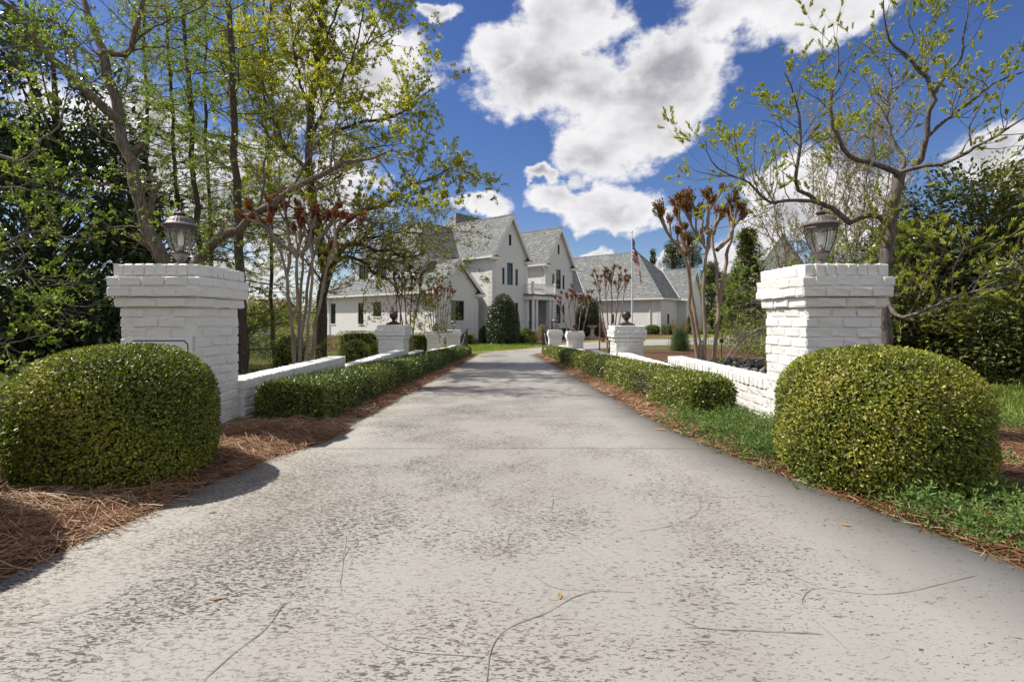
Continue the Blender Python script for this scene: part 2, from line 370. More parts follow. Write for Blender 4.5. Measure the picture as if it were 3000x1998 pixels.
MT['farwood'] = leafmat('far_wood_leaves', [(0, (0.045, 0.06, 0.016)), (0.5, (0.115, 0.14, 0.028)), (1, (0.24, 0.24, 0.06))], 0.3, 0.6)
MT['deadleaf'] = M('dry_leaf', (0.36, 0.22, 0.08), (0.25, 0.14, 0.05), 30, 0.7)
MT['barkdark'] = barkmat('dark_bark', (0.13, 0.10, 0.078), (0.055, 0.042, 0.034))
MT['barkred'] = barkmat('peeling_bark', (0.27, 0.225, 0.185), (0.09, 0.068, 0.054), 5, 1.0)
MT['barkgrey'] = barkmat('grey_furrowed_bark', (0.22, 0.19, 0.165), (0.07, 0.058, 0.05), 5, 1.0)
MT['barklight'] = barkmat('pale_limb_bark', (0.30, 0.26, 0.22), (0.15, 0.125, 0.105))
MT['crape'] = barkmat('smooth_tan_bark', (0.34, 0.255, 0.19), (0.23, 0.165, 0.12), 2.5, 0.2)
MT['crapegrey'] = barkmat('smooth_grey_bark', (0.30, 0.245, 0.20), (0.19, 0.15, 0.12), 2.5, 0.2)
MT['twigtan'] = barkmat('tan_fine_twigs', (0.30, 0.235, 0.165), (0.19, 0.145, 0.10), 8, 0.3)

# ---------------------------------------------------------------- geometry helpers
ZY = [-400, -60, 0, 4.8, 28, 34, 45, 75, 300, 3000]
ZZ = [0.4, 0.35, 0.12, 0.0, -0.905, -0.92, -0.42, -0.15, 0.2, 0.2]
def zg(y): return np.interp(y, ZY, ZZ)
def P(px, py, Y):
    "the point seen at a pixel of the photograph when it stands Y metres away"
    return np.array([(px - CX) / F * Y, Y, CAMZ - (py - CY) / F * Y])
def PX(px, Y): return (px - CX) / F * Y

def meta(o, label=None, cat=None, group=None, kind=None):
    if label: o['label'] = label
    if cat: o['category'] = cat
    if group: o['group'] = group
    if kind: o['kind'] = kind
    return o
def wloc(o):
    v = Vector((0, 0, 0))
    while o is not None:
        v += o.location; o = o.parent
    return v
def thing(name, label, cat, loc=(0, 0, 0), group=None):
    o = bpy.data.objects.new(name, None); COL.objects.link(o); o.location = loc
    o.empty_display_size = 0.2
    return meta(o, label, cat, group)
def link(name, me, parent=None, loc=None):
    o = bpy.data.objects.new(name, me); COL.objects.link(o)
    if parent is not None: o.parent = parent
    if loc is not None: o.location = loc
    return o
def mesh_np(name, V, quads=None, tris=None, mat=None, smooth=False, tint=None, uv=None):
    me = bpy.data.meshes.new(name)
    V = np.asarray(V, np.float32).reshape(-1, 3)
    me.vertices.add(len(V)); me.vertices.foreach_set('co', V.ravel())
    idx, starts, s = [], [], 0
    for fs, k in ((quads, 4), (tris, 3)):
        if fs is not None and len(fs):
            fs = np.asarray(fs, np.int32).reshape(-1, k)
            idx.append(fs.ravel()); starts.append(s + np.arange(len(fs)) * k); s += fs.size
    idx = np.concatenate(idx); starts = np.concatenate(starts)
    me.loops.add(len(idx)); me.loops.foreach_set('vertex_index', idx.astype(np.int32))
    me.polygons.add(len(starts)); me.polygons.foreach_set('loop_start', starts.astype(np.int32))
    if smooth: me.polygons.foreach_set('use_smooth', np.ones(len(starts), bool))
    if tint is not None:
        a = me.attributes.new('tint', 'FLOAT', 'FACE'); a.data.foreach_set('value', np.asarray(tint, np.float32))
    me.update(calc_edges=True)
    if mat is not None: me.materials.append(mat)
    return me
def npobj(name, V, quads=None, tris=None, mat=None, parent=None, smooth=False, tint=None):
    V = np.asarray(V, float).reshape(-1, 3)
    if parent is not None: V = V - np.array(wloc(parent))
    return link(name, mesh_np(name, V, quads, tris, mat, smooth, tint), parent)

class MB:
    "collects polygons in world coordinates, builds them as one mesh object"
    def __init__(s, tf=None): s.v, s.f, s.uv, s.tf, s.tint = [], [], [], tf, []
    def pt(s, p): return tuple(s.tf(*p)) if s.tf else tuple(p)
    def poly(s, pts, uv=None, tint=0.5):
        b = len(s.v); s.v += [s.pt(p) for p in pts]; s.f.append(list(range(b, b + len(pts)))); s.uv.append(uv or [(0, 0)] * len(pts)); s.tint.append(tint)
    def box(s, a, b):
        (x0, y0, z0), (x1, y1, z1) = [tuple(min(p, q) for p, q in zip(a, b)), tuple(max(p, q) for p, q in zip(a, b))]
        c = [(x0, y0, z0), (x1, y0, z0), (x1, y1, z0), (x0, y1, z0), (x0, y0, z1), (x1, y0, z1), (x1, y1, z1), (x0, y1, z1)]
        for q in ((0, 3, 2, 1), (4, 5, 6, 7), (0, 1, 5, 4), (1, 2, 6, 5), (2, 3, 7, 6), (3, 0, 4, 7)): s.poly([c[i] for i in q])
        return s
    def prism(s, poly, d):
        "extrude a polygon (list of 3D points) along vector d"
        n = len(poly); q = [tuple(a + b for a, b in zip(p, d)) for p in poly]
        s.poly(poly); s.poly(q[::-1])
        for i in range(n): s.poly([poly[i], q[i], q[(i + 1) % n], poly[(i + 1) % n]])
        return s
    def lathe(s, prof, c, n=24, flute=0.0, nf=0, z0=0, z1=0):
        "prof: list of (r, z); c: centre (x, y, zbase)"
        b = len(s.v)
        for (r, z) in prof:
            for i in range(n):
                a = 2 * math.pi * i / n
                rr = r * (1 + (flute * math.cos(nf * a) if z0 <= z <= z1 else 0))
                s.v.append(s.pt((c[0] + rr * math.cos(a), c[1] + rr * math.sin(a), c[2] + z)))
        for k in range(len(prof) - 1):
            for i in range(n):
                j = (i + 1) % n
                s.f.append([b + k * n + i, b + k * n + j, b + (k + 1) * n + j, b + (k + 1) * n + i]); s.uv.append([(0, 0)] * 4); s.tint.append(0.5)
        s.f.append([b + i for i in range(n)][::-1]); s.uv.append([(0, 0)] * n); s.tint.append(.5)
        s.f.append([b + (len(prof) - 1) * n + i for i in range(n)]); s.uv.append([(0, 0)] * n); s.tint.append(.5)
        return s
    def tube(s, pts, r, k=6):
        pts = [np.array(s.pt(p), float) for p in pts]; tf, s.tf = s.tf, None
        r = r if hasattr(r, '__len__') else [r] * len(pts)
        V, Q = tubes(np.array(pts)[None], np.array(r, float)[None], k)
        b = len(s.v); s.v += [tuple(p) for p in V]
        for q in Q: s.f.append([b + int(i) for i in q]); s.uv.append([(0, 0)] * 4); s.tint.append(.5)
        n = len(pts)
        s.f.append([b + i for i in range(k)][::-1]); s.uv.append([(0, 0)] * k); s.tint.append(.5)
        s.f.append([b + (n - 1) * k + i for i in range(k)]); s.uv.append([(0, 0)] * k); s.tint.append(.5)
        s.tf = tf
        return s
    def build(s, name, mat, parent=None, smooth=False, recalc=True, bevel=0.0):
        o = np.array(wloc(parent)) if parent is not None else np.zeros(3)
        me = bpy.data.meshes.new(name)
        me.from_pydata([tuple(np.array(v) - o) for v in s.v], [], s.f)
        l = me.uv_layers.new(name='uv'); l.data.foreach_set('uv', np.array([c for u in s.uv for c in u], np.float32).ravel())
        a = me.attributes.new('tint', 'FLOAT', 'FACE'); a.data.foreach_set('value', np.array(s.tint, np.float32))
        me.materials.append(mat)
        if recalc or bevel:
            bm = bmesh.new(); bm.from_mesh(me)
            if bevel:
                bmesh.ops.remove_doubles(bm, verts=bm.verts, dist=1e-5)
            bmesh.ops.recalc_face_normals(bm, faces=bm.faces)
            if bevel:
                bmesh.ops.bevel(bm, geom=[e for e in bm.edges if len(e.link_faces) == 2 and e.calc_face_angle(0) > 0.6], offset=bevel, segments=1 if len(s.f) > 300 else 2, affect='EDGES', clamp_overlap=True)
            bm.to_mesh(me); bm.free()
        if smooth:
            me.polygons.foreach_set('use_smooth', np.ones(len(me.polygons), bool))
            try: me.set_sharp_from_angle(angle=R(38))
            except Exception: pass
        return link(name, me, parent)

def unit(v): return v / np.maximum(np.linalg.norm(v, axis=-1, keepdims=True), 1e-9)
def rvec(n): return unit(rng.normal(size=(n, 3)))
def tubes(Pt, Rd, k=5):
    "Pt (M,n,3), Rd (M,n) -> vertices and quads of M tapered tubes"
    Mn, n, _ = Pt.shape
    T = unit(np.gradient(Pt, axis=1))
    ref = np.zeros((Mn, 1, 3)); main = unit(Pt[:, -1] - Pt[:, 0])
    ax = np.argmin(np.abs(main), axis=1); ref[np.arange(Mn), 0, ax] = 1
    A = unit(np.cross(T, np.broadcast_to(ref, T.shape))); B = np.cross(T, A)
    ang = np.arange(k) * 2 * np.pi / k
    V = Pt[:, :, None] + Rd[:, :, None, None] * (A[:, :, None] * np.cos(ang)[None, None, :, None] + B[:, :, None] * np.sin(ang)[None, None, :, None])
    base = (np.arange(Mn) * n * k)[:, None, None]; row = (np.arange(n - 1) * k)[None, :, None]; i = np.arange(k)[None, None]
    j = (i + 1) % k
    Q = np.stack([base + row + i, base + row + j, base + row + k + j, base + row + k + i], -1).reshape(-1, 4)
    return V.reshape(-1, 3), Q
def catmull(pts, n):
    pts = np.asarray(pts, float)
    if len(pts) == 2: return pts[0] + (pts[1] - pts[0]) * np.linspace(0, 1, n)[:, None]
    q = np.vstack([2 * pts[0] - pts[1], pts, 2 * pts[-1] - pts[-2]])
    seg = np.linalg.norm(np.diff(pts, axis=0), axis=1); cum = np.r_[0, np.cumsum(seg)]
    s = np.linspace(0, cum[-1], n); i = np.clip(np.searchsorted(cum, s, 'right') - 1, 0, len(seg) - 1)
    t = ((s - cum[i]) / seg[i])[:, None]
    a, b, c, d = q[i], q[i + 1], q[i + 2], q[i + 3]
    return 0.5 * ((2 * b) + (c - a) * t + (2 * a - 5 * b + 4 * c - d) * t ** 2 + (3 * b - a - 3 * c + d) * t ** 3)
def at_t(Pt, idx, t):
    n = Pt.shape[1]; k = np.clip(t * (n - 1), 0, n - 1.001); i = k.astype(int); f = (k - i)[:, None]
    p = Pt[idx, i] * (1 - f) + Pt[idx, i + 1] * f
    return p, unit(Pt[idx, i + 1] - Pt[idx, i])
def children(Pt, Rd, dens, t0, t1, ang, length, n, rr, wig, up, taper=0.35, shorten=0.5, rmax=9, outward=None):
    L = np.linalg.norm(np.diff(Pt, axis=1), axis=2).sum(1)
    cnt = rng.poisson(dens * L * (t1 - t0))
    idx = np.repeat(np.arange(len(Pt)), cnt)
    if len(idx) == 0: return None
    t = t0 + (t1 - t0) * rng.random(len(idx))
    p, tan = at_t(Pt, idx, t)
    per = rvec(len(idx)); per = unit(per - (per * tan).sum(1, keepdims=True) * tan)
    if outward is not None: per = unit(per + np.array(outward))
    a = R(1) * (ang[0] + (ang[1] - ang[0]) * rng.random(len(idx)))[:, None]
    d = unit(tan * np.cos(a) + per * np.sin(a))
    ln = (length[0] + (length[1] - length[0]) * rng.random(len(idx))) * (1 - shorten * t)
    kk = np.clip(t * (Pt.shape[1] - 1), 0, Pt.shape[1] - 1).astype(int)
    r0 = np.minimum(Rd[idx, kk] * rr, rmax)
    out = np.zeros((len(idx), n, 3)); out[:, 0] = p
    for k in range(1, n):
        d = unit(d + rng.normal(size=d.shape) * wig + np.array([0, 0, up]))
        out[:, k] = out[:, k - 1] + d * (ln / (n - 1))[:, None]
    rad = r0[:, None] * np.linspace(1, taper, n)[None]
    return out, rad
def leaves(pos, d, nrm, L, W, fold=0.18):
    "one folded rhombic leaf (two triangles) per row"
    d = unit(d); n = unit(nrm - (nrm * d).sum(1, keepdims=True) * d); s = np.cross(d, n)
    L = np.broadcast_to(L, (len(pos),))[:, None]; W = np.broadcast_to(W, (len(pos),))[:, None]
    m = pos + d * L * 0.45 + n * fold * W
    V = np.stack([pos, m + s * W / 2, pos + d * L, m - s * W / 2], 1).reshape(-1, 3)
    b = (np.arange(len(pos)) * 4)[:, None]
    T = np.concatenate([b + np.array([[0, 1, 2]]), b + np.array([[0, 2, 3]])], 1).reshape(-1, 3)
    return V, T
def join(parts):
    V, Fs, o = [], [], 0
    for v, f in parts:
        V.append(v); Fs.append(f + o); o += len(v)
    return np.concatenate(V), np.concatenate(Fs)
def wave(x, y, s=1.0, seed=0):
    "smooth pseudo-random height in about -1..1"
    r = np.random.default_rng(seed); z = 0
    for k in range(7):
        a = r.random() * 6.28; f = s * (0.6 + 1.7 * r.random() * (1 + 0.35 * k)); z = z + np.sin((x * math.cos(a) + y * math.sin(a)) * f + r.random() * 6.28) / (1 + 0.35 * k)
    return z / 3.2
def clusters(p, s, seed): return 0.5 + 0.5 * wave(p[:, 0] + p[:, 2] * 0.7, p[:, 1] + p[:, 2], s, seed)

# ---------------------------------------------------------------- ground, driveway, lawn and beds
def EL(y): return np.interp(y, [-4, 0, 1.9, 3.0, 3.7, 4.6, 5.4, 8, 12, 22.6, 26], [-2.6, -2.3, -2.04, -1.96, -1.84, -1.62, -1.70, -1.66, -1.62, -1.6, -1.6]) + 0.02 * np.sin(y * 3.1) + 0.012 * np.sin(y * 7.7)
def ER(y): return np.interp(y, [-4, 0, 2.04, 3.0, 4.5, 6, 12, 26], [2.9, 2.5, 2.17, 1.97, 1.70, 1.68, 1.63, 1.6]) + 0.015 * np.sin(y * 2.7 + 1) + 0.008 * np.sin(y * 8.3)
def sheet(name, xs, ys, zf, mat, kind='structure', tf=None):
    X, Y = np.meshgrid(xs, ys); 
    if tf is not None: X, Y = tf(X, Y)
    V = np.stack([X, Y, zf(X, Y)], -1).reshape(-1, 3); nx, ny = len(xs), len(ys)
    i = (np.arange(ny - 1)[:, None] * nx + np.arange(nx - 1)[None]).ravel()
    o = npobj(name, V, quads=np.stack([i, i + 1, i + nx + 1, i + nx], 1), mat=mat, smooth=True)
    if kind: o['kind'] = kind
    return o
rows = np.unique(np.r_[ZY, np.linspace(-60, 75, 60), np.linspace(75, 300, 10)])
sheet('ground', np.r_[-3000, -600, np.linspace(-120, 120, 41), 600, 3000], rows, lambda x, y: zg(y), MT['ground'])
# driveway: straight run between the walls, then the turn towards the house and the apron on the right
DT = 0.035
ysn = np.unique(np.r_[np.linspace(-4, 26, 121), 4.8])
dV, dQ = [], []
def strip(A, B, nx=6):
    A, B = np.array(A, float), np.array(B, float); b = sum(len(v) for v in dV)
    t = np.linspace(0, 1, nx)[None, :, None]
    p = A[:, None] * (1 - t) + B[:, None] * t
    q = np.zeros((len(A), nx, 3)); q[..., :2] = p; q[..., 2] = zg(p[..., 1]) + DT
    lo = q[:, [0, -1]].copy(); lo[..., 2] -= 0.1
    q = np.concatenate([lo[:, :1], q, lo[:, 1:]], 1); nx2 = nx + 2
    dV.append(q.reshape(-1, 3)); i = (np.arange(len(A) - 1)[:, None] * nx2 + np.arange(nx2 - 1)[None]).ravel() + b
    dQ.append(np.stack([i, i + 1, i + nx2 + 1, i + nx2], 1))
farL = catmull([(-1.6, 26), (-1.45, 28), (-0.7, 30), (0.7, 32), (2.4, 34.2), (5, 37), (9, 39.8), (14, 41.2), (19, 43.5), (24, 48), (30, 53), (36, 58)], 90)
farR = catmull([(1.6, 26), (1.66, 27.2), (2.2, 28.6), (3.6, 30.6), (5.2, 32.2), (7, 33.8), (10, 35.6), (14, 36.4), (18, 36.2), (22, 35.0), (27, 34.5), (36, 36)], 90)
strip(np.r_[np.stack([EL(ysn), ysn], 1), farL[1:]], np.r_[np.stack([ER(ysn), ysn], 1), farR[1:]], 7)
drive = npobj('driveway', np.concatenate(dV), quads=np.concatenate(dQ), mat=MT['drive']); drive['kind'] = 'structure'
# score lines in the concrete: trowelled curves and straight joints, thin inlays a few mm proud
def ribbon(pts, w, mat, name='joint_line'):
    c = catmull(pts, max(8, 10 * len(pts))); t = unit(np.gradient(c, axis=0)); s = np.stack([t[:, 1], -t[:, 0]], 1)
    ww = w * (0.55 + 0.45 * np.abs(np.sin(np.linspace(0, 9, len(c)))))[:, None] / 2
    a, b = c + s * ww, c - s * ww
    V = np.concatenate([np.c_[a, zg(a[:, 1]) + DT + 0.003], np.c_[b, zg(b[:, 1]) + DT + 0.003]]); n = len(c); i = np.arange(n - 1)
    return npobj(name, V, quads=np.stack([i, i + 1, i + n + 1, i + n], 1), mat=mat, parent=drive)
def Gp(px, py):
    "point of the driveway surface under a pixel"
    y = 3.0
    for _ in range(30): y = (CAMZ - float(zg(y)) - DT) * F / (py - CY)
    return (PX(px, y), y)
for w, mk, pts in [(.012, 'linedark', [(1425, 1998), (1440, 1900), (1490, 1840), (1600, 1795), (1680, 1750), (1740, 1732)]),
                   (.010, 'linepale', [(1002, 1640), (1015, 1570), (995, 1720), ][::1]),
                   (.010, 'linepale', [(1120, 1560), (1040, 1590), (1006, 1640), (1000, 1740), (1060, 1830), (1160, 1900), (1420, 1925)]),
                   (.010, 'linepale', [(2560, 1998), (2480, 1900), (2400, 1830), (2350, 1770), (2370, 1730), (2420, 1722)]),
                   (.009, 'linepale', [(2150, 1600), (2230, 1650), (2330, 1690), (2420, 1725), (2560, 1742)]),
                   (.010, 'linedark', [(2560, 1742), (2650, 1735), (2740, 1715), (2860, 1685)]),
                   (.009, 'linepale', [(1960, 1800), (2060, 1840), (2200, 1848), (2410, 1858)]),
                   (.010, 'linedark', [(2010, 1838), (2200, 1848), (2400, 1857)]),
                   (.009, 'linedark', [(1490, 1610), (1492, 1570), (1540, 1530), (1610, 1500), (1622, 1460)]),
                   (.009, 'linepale', [(1490, 1600), (1540, 1660), (1620, 1720), (1740, 1730), (1860, 1735)]),
                   (.008, 'linedark', [(1860, 1560), (1960, 1540), (2040, 1505), (2050, 1470), (2040, 1440)]),
                   (.008, 'linepale', [(1930, 1430), (2050, 1452), (2180, 1455), (2300, 1450)]),
                   (.012, 'linedark', [(600, 1990), (690, 1910), (780, 1840), (830, 1770)]),
                   (.010, 'linedark', [(0, 1830), (150, 1815), (280, 1780), (420, 1710)]),
                   (.009, 'linedark', [(480, 1640), (560, 1640), (700, 1600), (860, 1540)]),
                   (.009, 'linedark', [(1200, 1430), (1330, 1400), (1460, 1380), (1560, 1345)]),
                   (.008, 'linedark', [(1540, 1275), (1590, 1270), (1660, 1245)]), (.007, 'linedark', [(1690, 1225), (1740, 1220), (1870, 1224)])]:
    if len(pts) > 3 or True: ribbon([Gp(*p) for p in pts], w * .36, MT[mk])
for py in (1100, 1156, 1219, 1315):
    y = Gp(1484, py)[1]
    ribbon([(float(EL(y)) + .03, y), (0, y + .02), (float(ER(y)) - .03, y + 0.01)], .009, MT['linedark'], 'expansion_joint')

def area(name, A, B, mat, off, nx=8, n=60):
    A, B = catmull(A, n), catmull(B, n); t = np.linspace(0, 1, nx)[None, :, None]
    p = A[:, None] * (1 - t) + B[:, None] * t
    V = np.concatenate([p, (zg(p[..., 1]) + off)[..., None]], -1).reshape(-1, 3); i = (np.arange(n - 1)[:, None] * nx + np.arange(nx - 1)[None]).ravel()
    o = npobj(name, V, quads=np.stack([i, i + 1, i + nx + 1, i + nx], 1), mat=mat); o['kind'] = 'structure'
    return o
vo = np.array([-.62, .78])
area('verge', [tuple(p + vo * .02) for p in farL[2:88:6]], [tuple(p + vo * .9) for p in farL[2:88:6]], MT['drygrass'], .012)
area('front_lawn', [tuple(p + vo * .9) for p in farL[2:46:5]], [(-9, 29), (-6.5, 33), (-3, 36), (0.5, 36.8), (3.5, 37.6), (6, 39.4), (9, 41.2), (11, 42)][:len(farL[2:46:5])], MT['lawn'], .008)
area('circle_lawn', [tuple(p + vo * .9) for p in farL[44:88:6]], [tuple(p + vo * 3.2) for p in farL[44:88:6]], MT['lawn'], .008)
area('house_bed', [(-12, 31), (-6, 35), (0, 37), (4, 38.2), (8, 41.6), (12, 44.6), (18, 47.2), (24, 52.5)], [(-16, 44), (-6, 46), (0, 46), (6, 50), (12, 56), (14, 56), (20, 56), (26, 58)], MT['mulch'], .006)
area('island_bed', [(3.25, 9.0), (3.3, 14), (3.3, 20), (3.5, 26), (4.2, 29.5), (5.4, 31.2), (7.5, 32.8)], [(14, 9.0), (16, 14), (17.5, 20), (18.5, 26), (19, 30), (19.5, 32), (19, 34.5)], MT['mulch'], .006)

# straw beds beside the drive, modelled as low mounds
def bedzL(x, y):
    e = np.clip((EL(y) - x) / 0.35, 0, 1.6); near = np.clip((5.9 - y) / 1.2, 0, 1)
    return zg(y) + 0.012 + (0.035 + 0.03 * near) * np.sin(np.clip(e, 0, 1.57)) + 0.022 * near * wave(x, y, 3.2, 3) * np.clip(e, 0, 1) + 0.012 * wave(x, y, 11, 4) * np.clip(e * 2, 0, 1)
def bedzR(x, y):
    e = np.clip((x - ER(y)) / 0.30, 0, 1.6)
    return zg(y) + 0.012 + 0.04 * np.sin(np.clip(e, 0, 1.57)) + 0.012 * wave(x, y, 9, 6) * np.clip(e * 2, 0, 1)
ys1 = np.linspace(0.2, 27, 300)
sheet('straw_bed', np.linspace(0, 1, 30), ys1, bedzL, MT['strawbed'], tf=lambda s, y: (EL(y) - 0.0 - s * np.where(y < 5.2, 5.5, np.interp(y, [5.2, 5.6], [5.5, 1.24])), y))
sheet('straw_bed', np.linspace(0, 1, 30), ys1, bedzR, MT['strawbed'], tf=lambda s, y: (ER(y) + s * np.where(y < 5.2, 6.5, np.interp(y, [5.2, 5.6], [6.5, 1.2])), y))

def needles(name, pts, zf, label=None, L=(0.12, 0.24), w=0.0034, lift=0.05, sun=0.5):
    n = len(pts); a = rng.random(n) * 2 * np.pi; ln = L[0] + (L[1] - L[0]) * rng.random(n); c = rng.normal(0, 0.9, n)
    ts = np.linspace(-.5, .5, 3); C = []
    for t in ts:
        ang = a + c * t
        x = pts[:, 0] + np.cos(a) * ln * t - np.sin(a) * ln * c * t * t * .5; y = pts[:, 1] + np.sin(a) * ln * t + np.cos(a) * ln * c * t * t * .5
        C.append(np.stack([x, y], 1))
    C = np.stack(C, 1); h = rng.random(n) ** 1.6 * lift; tilt = rng.normal(0, .16, n)
    z = zf(C[..., 0], C[..., 1]) + 0.004 + h[:, None] + tilt[:, None] * ts[None] * ln[:, None]
    z = np.maximum(z, zf(C[..., 0], C[..., 1]) + 0.003)
    c3 = np.concatenate([C, z[..., None]], -1); T = unit(np.gradient(c3, axis=1)); S = unit(np.cross(T, np.array([0, 0, 1.]) + rng.normal(0, .5, (n, 1, 3)))) * (w / 2)
    V = np.stack([c3 - S, c3 + S], 2).reshape(-1, 3); b = (np.arange(n) * 6)[:, None]
    Q = np.concatenate([b + np.array([[k * 2, k * 2 + 1, k * 2 + 3, k * 2 + 2]]) for k in range(2)], 1).reshape(-1, 4)
    t = np.clip(0.45 + 0.25 * wave(pts[:, 0], pts[:, 1], 2.5, 9) + rng.normal(0, .22, n), 0, 1)
    o = npobj(name, V, quads=Q, mat=MT['straw'], tint=np.repeat(t, 2)); o['kind'] = 'stuff'; o['label'] = label
    return o
def pick(n, x0, x1, y0, y1, keep):
    x = x0 + (x1 - x0) * rng.random(n); y = y0 + (y1 - y0) * rng.random(n)
    k = keep(x, y); return np.stack([x[k], y[k]], 1)
pl = pick(150000, -4.6, -1.5, 0.9, 6.0, lambda x, y: (x < EL(y) + 0.05 * rng.random(len(x)) ** 3) & (((x + 2.65) / .42) ** 2 + ((y - 3.35) / .42) ** 2 > 1) & (rng.random(len(x)) < np.clip(1.2 - (EL(y) - x - 1.0) * .6, .15, 1)))[:42000]
needles('pine_straw', pl, bedzL, 'orange brown pine straw heaped under the bushes left of the drive', lift=.06)
pl = pick(60000, -2.15, -1.4, 5.6, 27, lambda x, y: (x < EL(y) + 0.06 * rng.random(len(x)) ** 3) & (rng.random(len(x)) < np.clip(9 / y, .3, 1)))[:15000]
needles('pine_straw', pl, bedzL, 'band of pine straw between the left hedge and the drive', w=.006, lift=.07)
pl = pick(90000, 1.4, 2.7, 4.6, 27, lambda x, y: (x > ER(y) - 0.06 * rng.random(len(x)) ** 3) & (rng.random(len(x)) < np.clip(9 / y, .3, 1)) & (x < ER(y) + .75))[:21000]
needles('pine_straw', pl, bedzR, 'band of pine straw between the right hedge and the drive', w=.006, lift=.07)
pl = pick(60000, 1.6, 5.4, 1.2, 5.4, lambda x, y: (x > ER(y) - 0.05 * rng.random(len(x)) ** 3) & (rng.random(len(x)) < .7))[:11000]
needles('pine_straw', pl, bedzR, 'loose pine straw between the junipers right of the drive', w=.0036)

# ---------------------------------------------------------------- bricks, pillars and walls
BR = {}
def brick_mesh(dx, dy, dz):
    k = (round(dx, 3), round(dy, 3), round(dz, 3))
    if k not in BR:
        BR[k] = []
        for s in range(4):
            bm = bmesh.new(); bmesh.ops.create_cube(bm, size=1)
            for v in bm.verts: v.co = Vector((v.co.x * dx, v.co.y * dy, v.co.z * dz))
            bmesh.ops.bevel(bm, geom=bm.edges[:], offset=0.010, segments=1, affect='EDGES')
            for v in bm.verts: v.co += Vector((random.gauss(0, .0042), random.gauss(0, .0042), random.gauss(0, .0036)))
            me = bpy.data.meshes.new('brick'); bm.to_mesh(me); bm.free(); me.materials.append(MT['brick']); BR[k].append(me)
    return random.choice(BR[k])
def put_brick(root, c, d, bag=None):
    if bag is not None:
        j = .002; bag.box((c[0] - d[0] / 2 + random.gauss(0, j), c[1] - d[1] / 2 + random.gauss(0, j), c[2] - d[2] / 2), (c[0] + d[0] / 2 + random.gauss(0, j), c[1] + d[1] / 2 + random.gauss(0, j), c[2] + d[2] / 2)); return
    o = link('brick', brick_mesh(*d), root, (c[0] - root.location.x + random.gauss(0, .0028), c[1] - root.location.y + random.gauss(0, .0028), c[2] - root.location.z + random.gauss(0, .0012)))
    o.rotation_euler = (random.gauss(0, .004), random.gauss(0, .004), random.gauss(0, .006))
BH, G = 0.0944, 0.0095
def ring(root, bag, cx, cy, W, z, h, nom, par, t=.11):
    for ax in (0, 1):
        full = (par + ax) % 2 == 0
        Lr = W if full else W - 2 * t
        n = max(1, round(Lr / nom)); b = Lr / n
        for sgn in (-1, 1):
            for i in range(n):
                a = -Lr / 2 + (i + .5) * b; o = sgn * (W / 2 - t / 2)
                d = (b - G, t, h - G) if ax == 0 else (t, b - G, h - G)
                put_brick(root, (cx + (a if ax == 0 else o), cy + (o if ax == 0 else a), z + h / 2), d, bag)
def pillar(cx, y0, zb, top, W, label, group, single=True):
    cy = y0 + W / 2; r = thing('brick_pillar', label, 'pillar', (cx, cy, zb), group)
    bag = None if single else MB()
    core = MB(); cut = .012
    zs = top - .118 - 3 * BH
    core.box((cx - W / 2 + cut, cy - W / 2 + cut, zb - .3), (cx + W / 2 - cut, cy + W / 2 - cut, zs - .001))
    for (w, za, zc) in ((W + .07, zs, zs + BH), (W + .14, zs + BH, zs + 3 * BH), (W + .08, zs + 3 * BH, top - .004)):
        core.box((cx - w / 2 + cut, cy - w / 2 + cut, za + .003), (cx + w / 2 - cut, cy + w / 2 - cut, zc - .003))
    core.build('mortar_core', MT['mortar'], r)
    n = int(math.ceil((zs - zb + .1) / BH))
    for k in range(n): ring(r, bag, cx, cy, W, zs - (k + 1) * BH, BH, .235, k)
    ring(r, bag, cx, cy, W + .07, zs, BH, .235, 1)
    ring(r, bag, cx, cy, W + .14, zs + BH, BH, .22, 0)
    ring(r, bag, cx, cy, W + .14, zs + 2 * BH, BH, .20, 1)
    ring(r, bag, cx, cy, W + .08, zs + 3 * BH, .118, .098, 0)
    if bag: bag.build('brickwork', MT['brick'], r, bevel=.006)['kind'] = 'stuff'
    return r
G1 = 'white brick pillars of the entrance'
pillar(-3.21, 4.47, 0.0, 1.66, .71, 'large white brick pillar with the number plaque, behind the left round bush', G1)
pillar(3.11, 4.47, 0.0, 1.66, .70, 'large white brick pillar behind the right round bush, without a plaque', G1)
pillar(-3.22, 13.5, -.34, .99, .70, 'white brick pillar with a bronze ball, nearer one on the left wall', G1)
pillar(3.10, 12.2, -.29, .985, .70, 'white brick pillar with a bronze ball, nearer one on the right wall', G1)
pillar(-3.45, 23.2, -.72, .58, .70, 'white brick pillar with a bronze ball, farther one on the left wall', G1, False)
pillar(3.20, 22.4, -.69, .58, .70, 'white brick pillar with a bronze ball, farther one on the right wall', G1, False)
pillar(-3.05, 27.6, -.9, .53, .70, 'last white brick pillar on the left wall, carrying the small lantern', G1, False)
pillar(2.72, 26.9, -.88, .53, .70, 'last white brick pillar on the right wall, carrying the small lantern', G1, False)

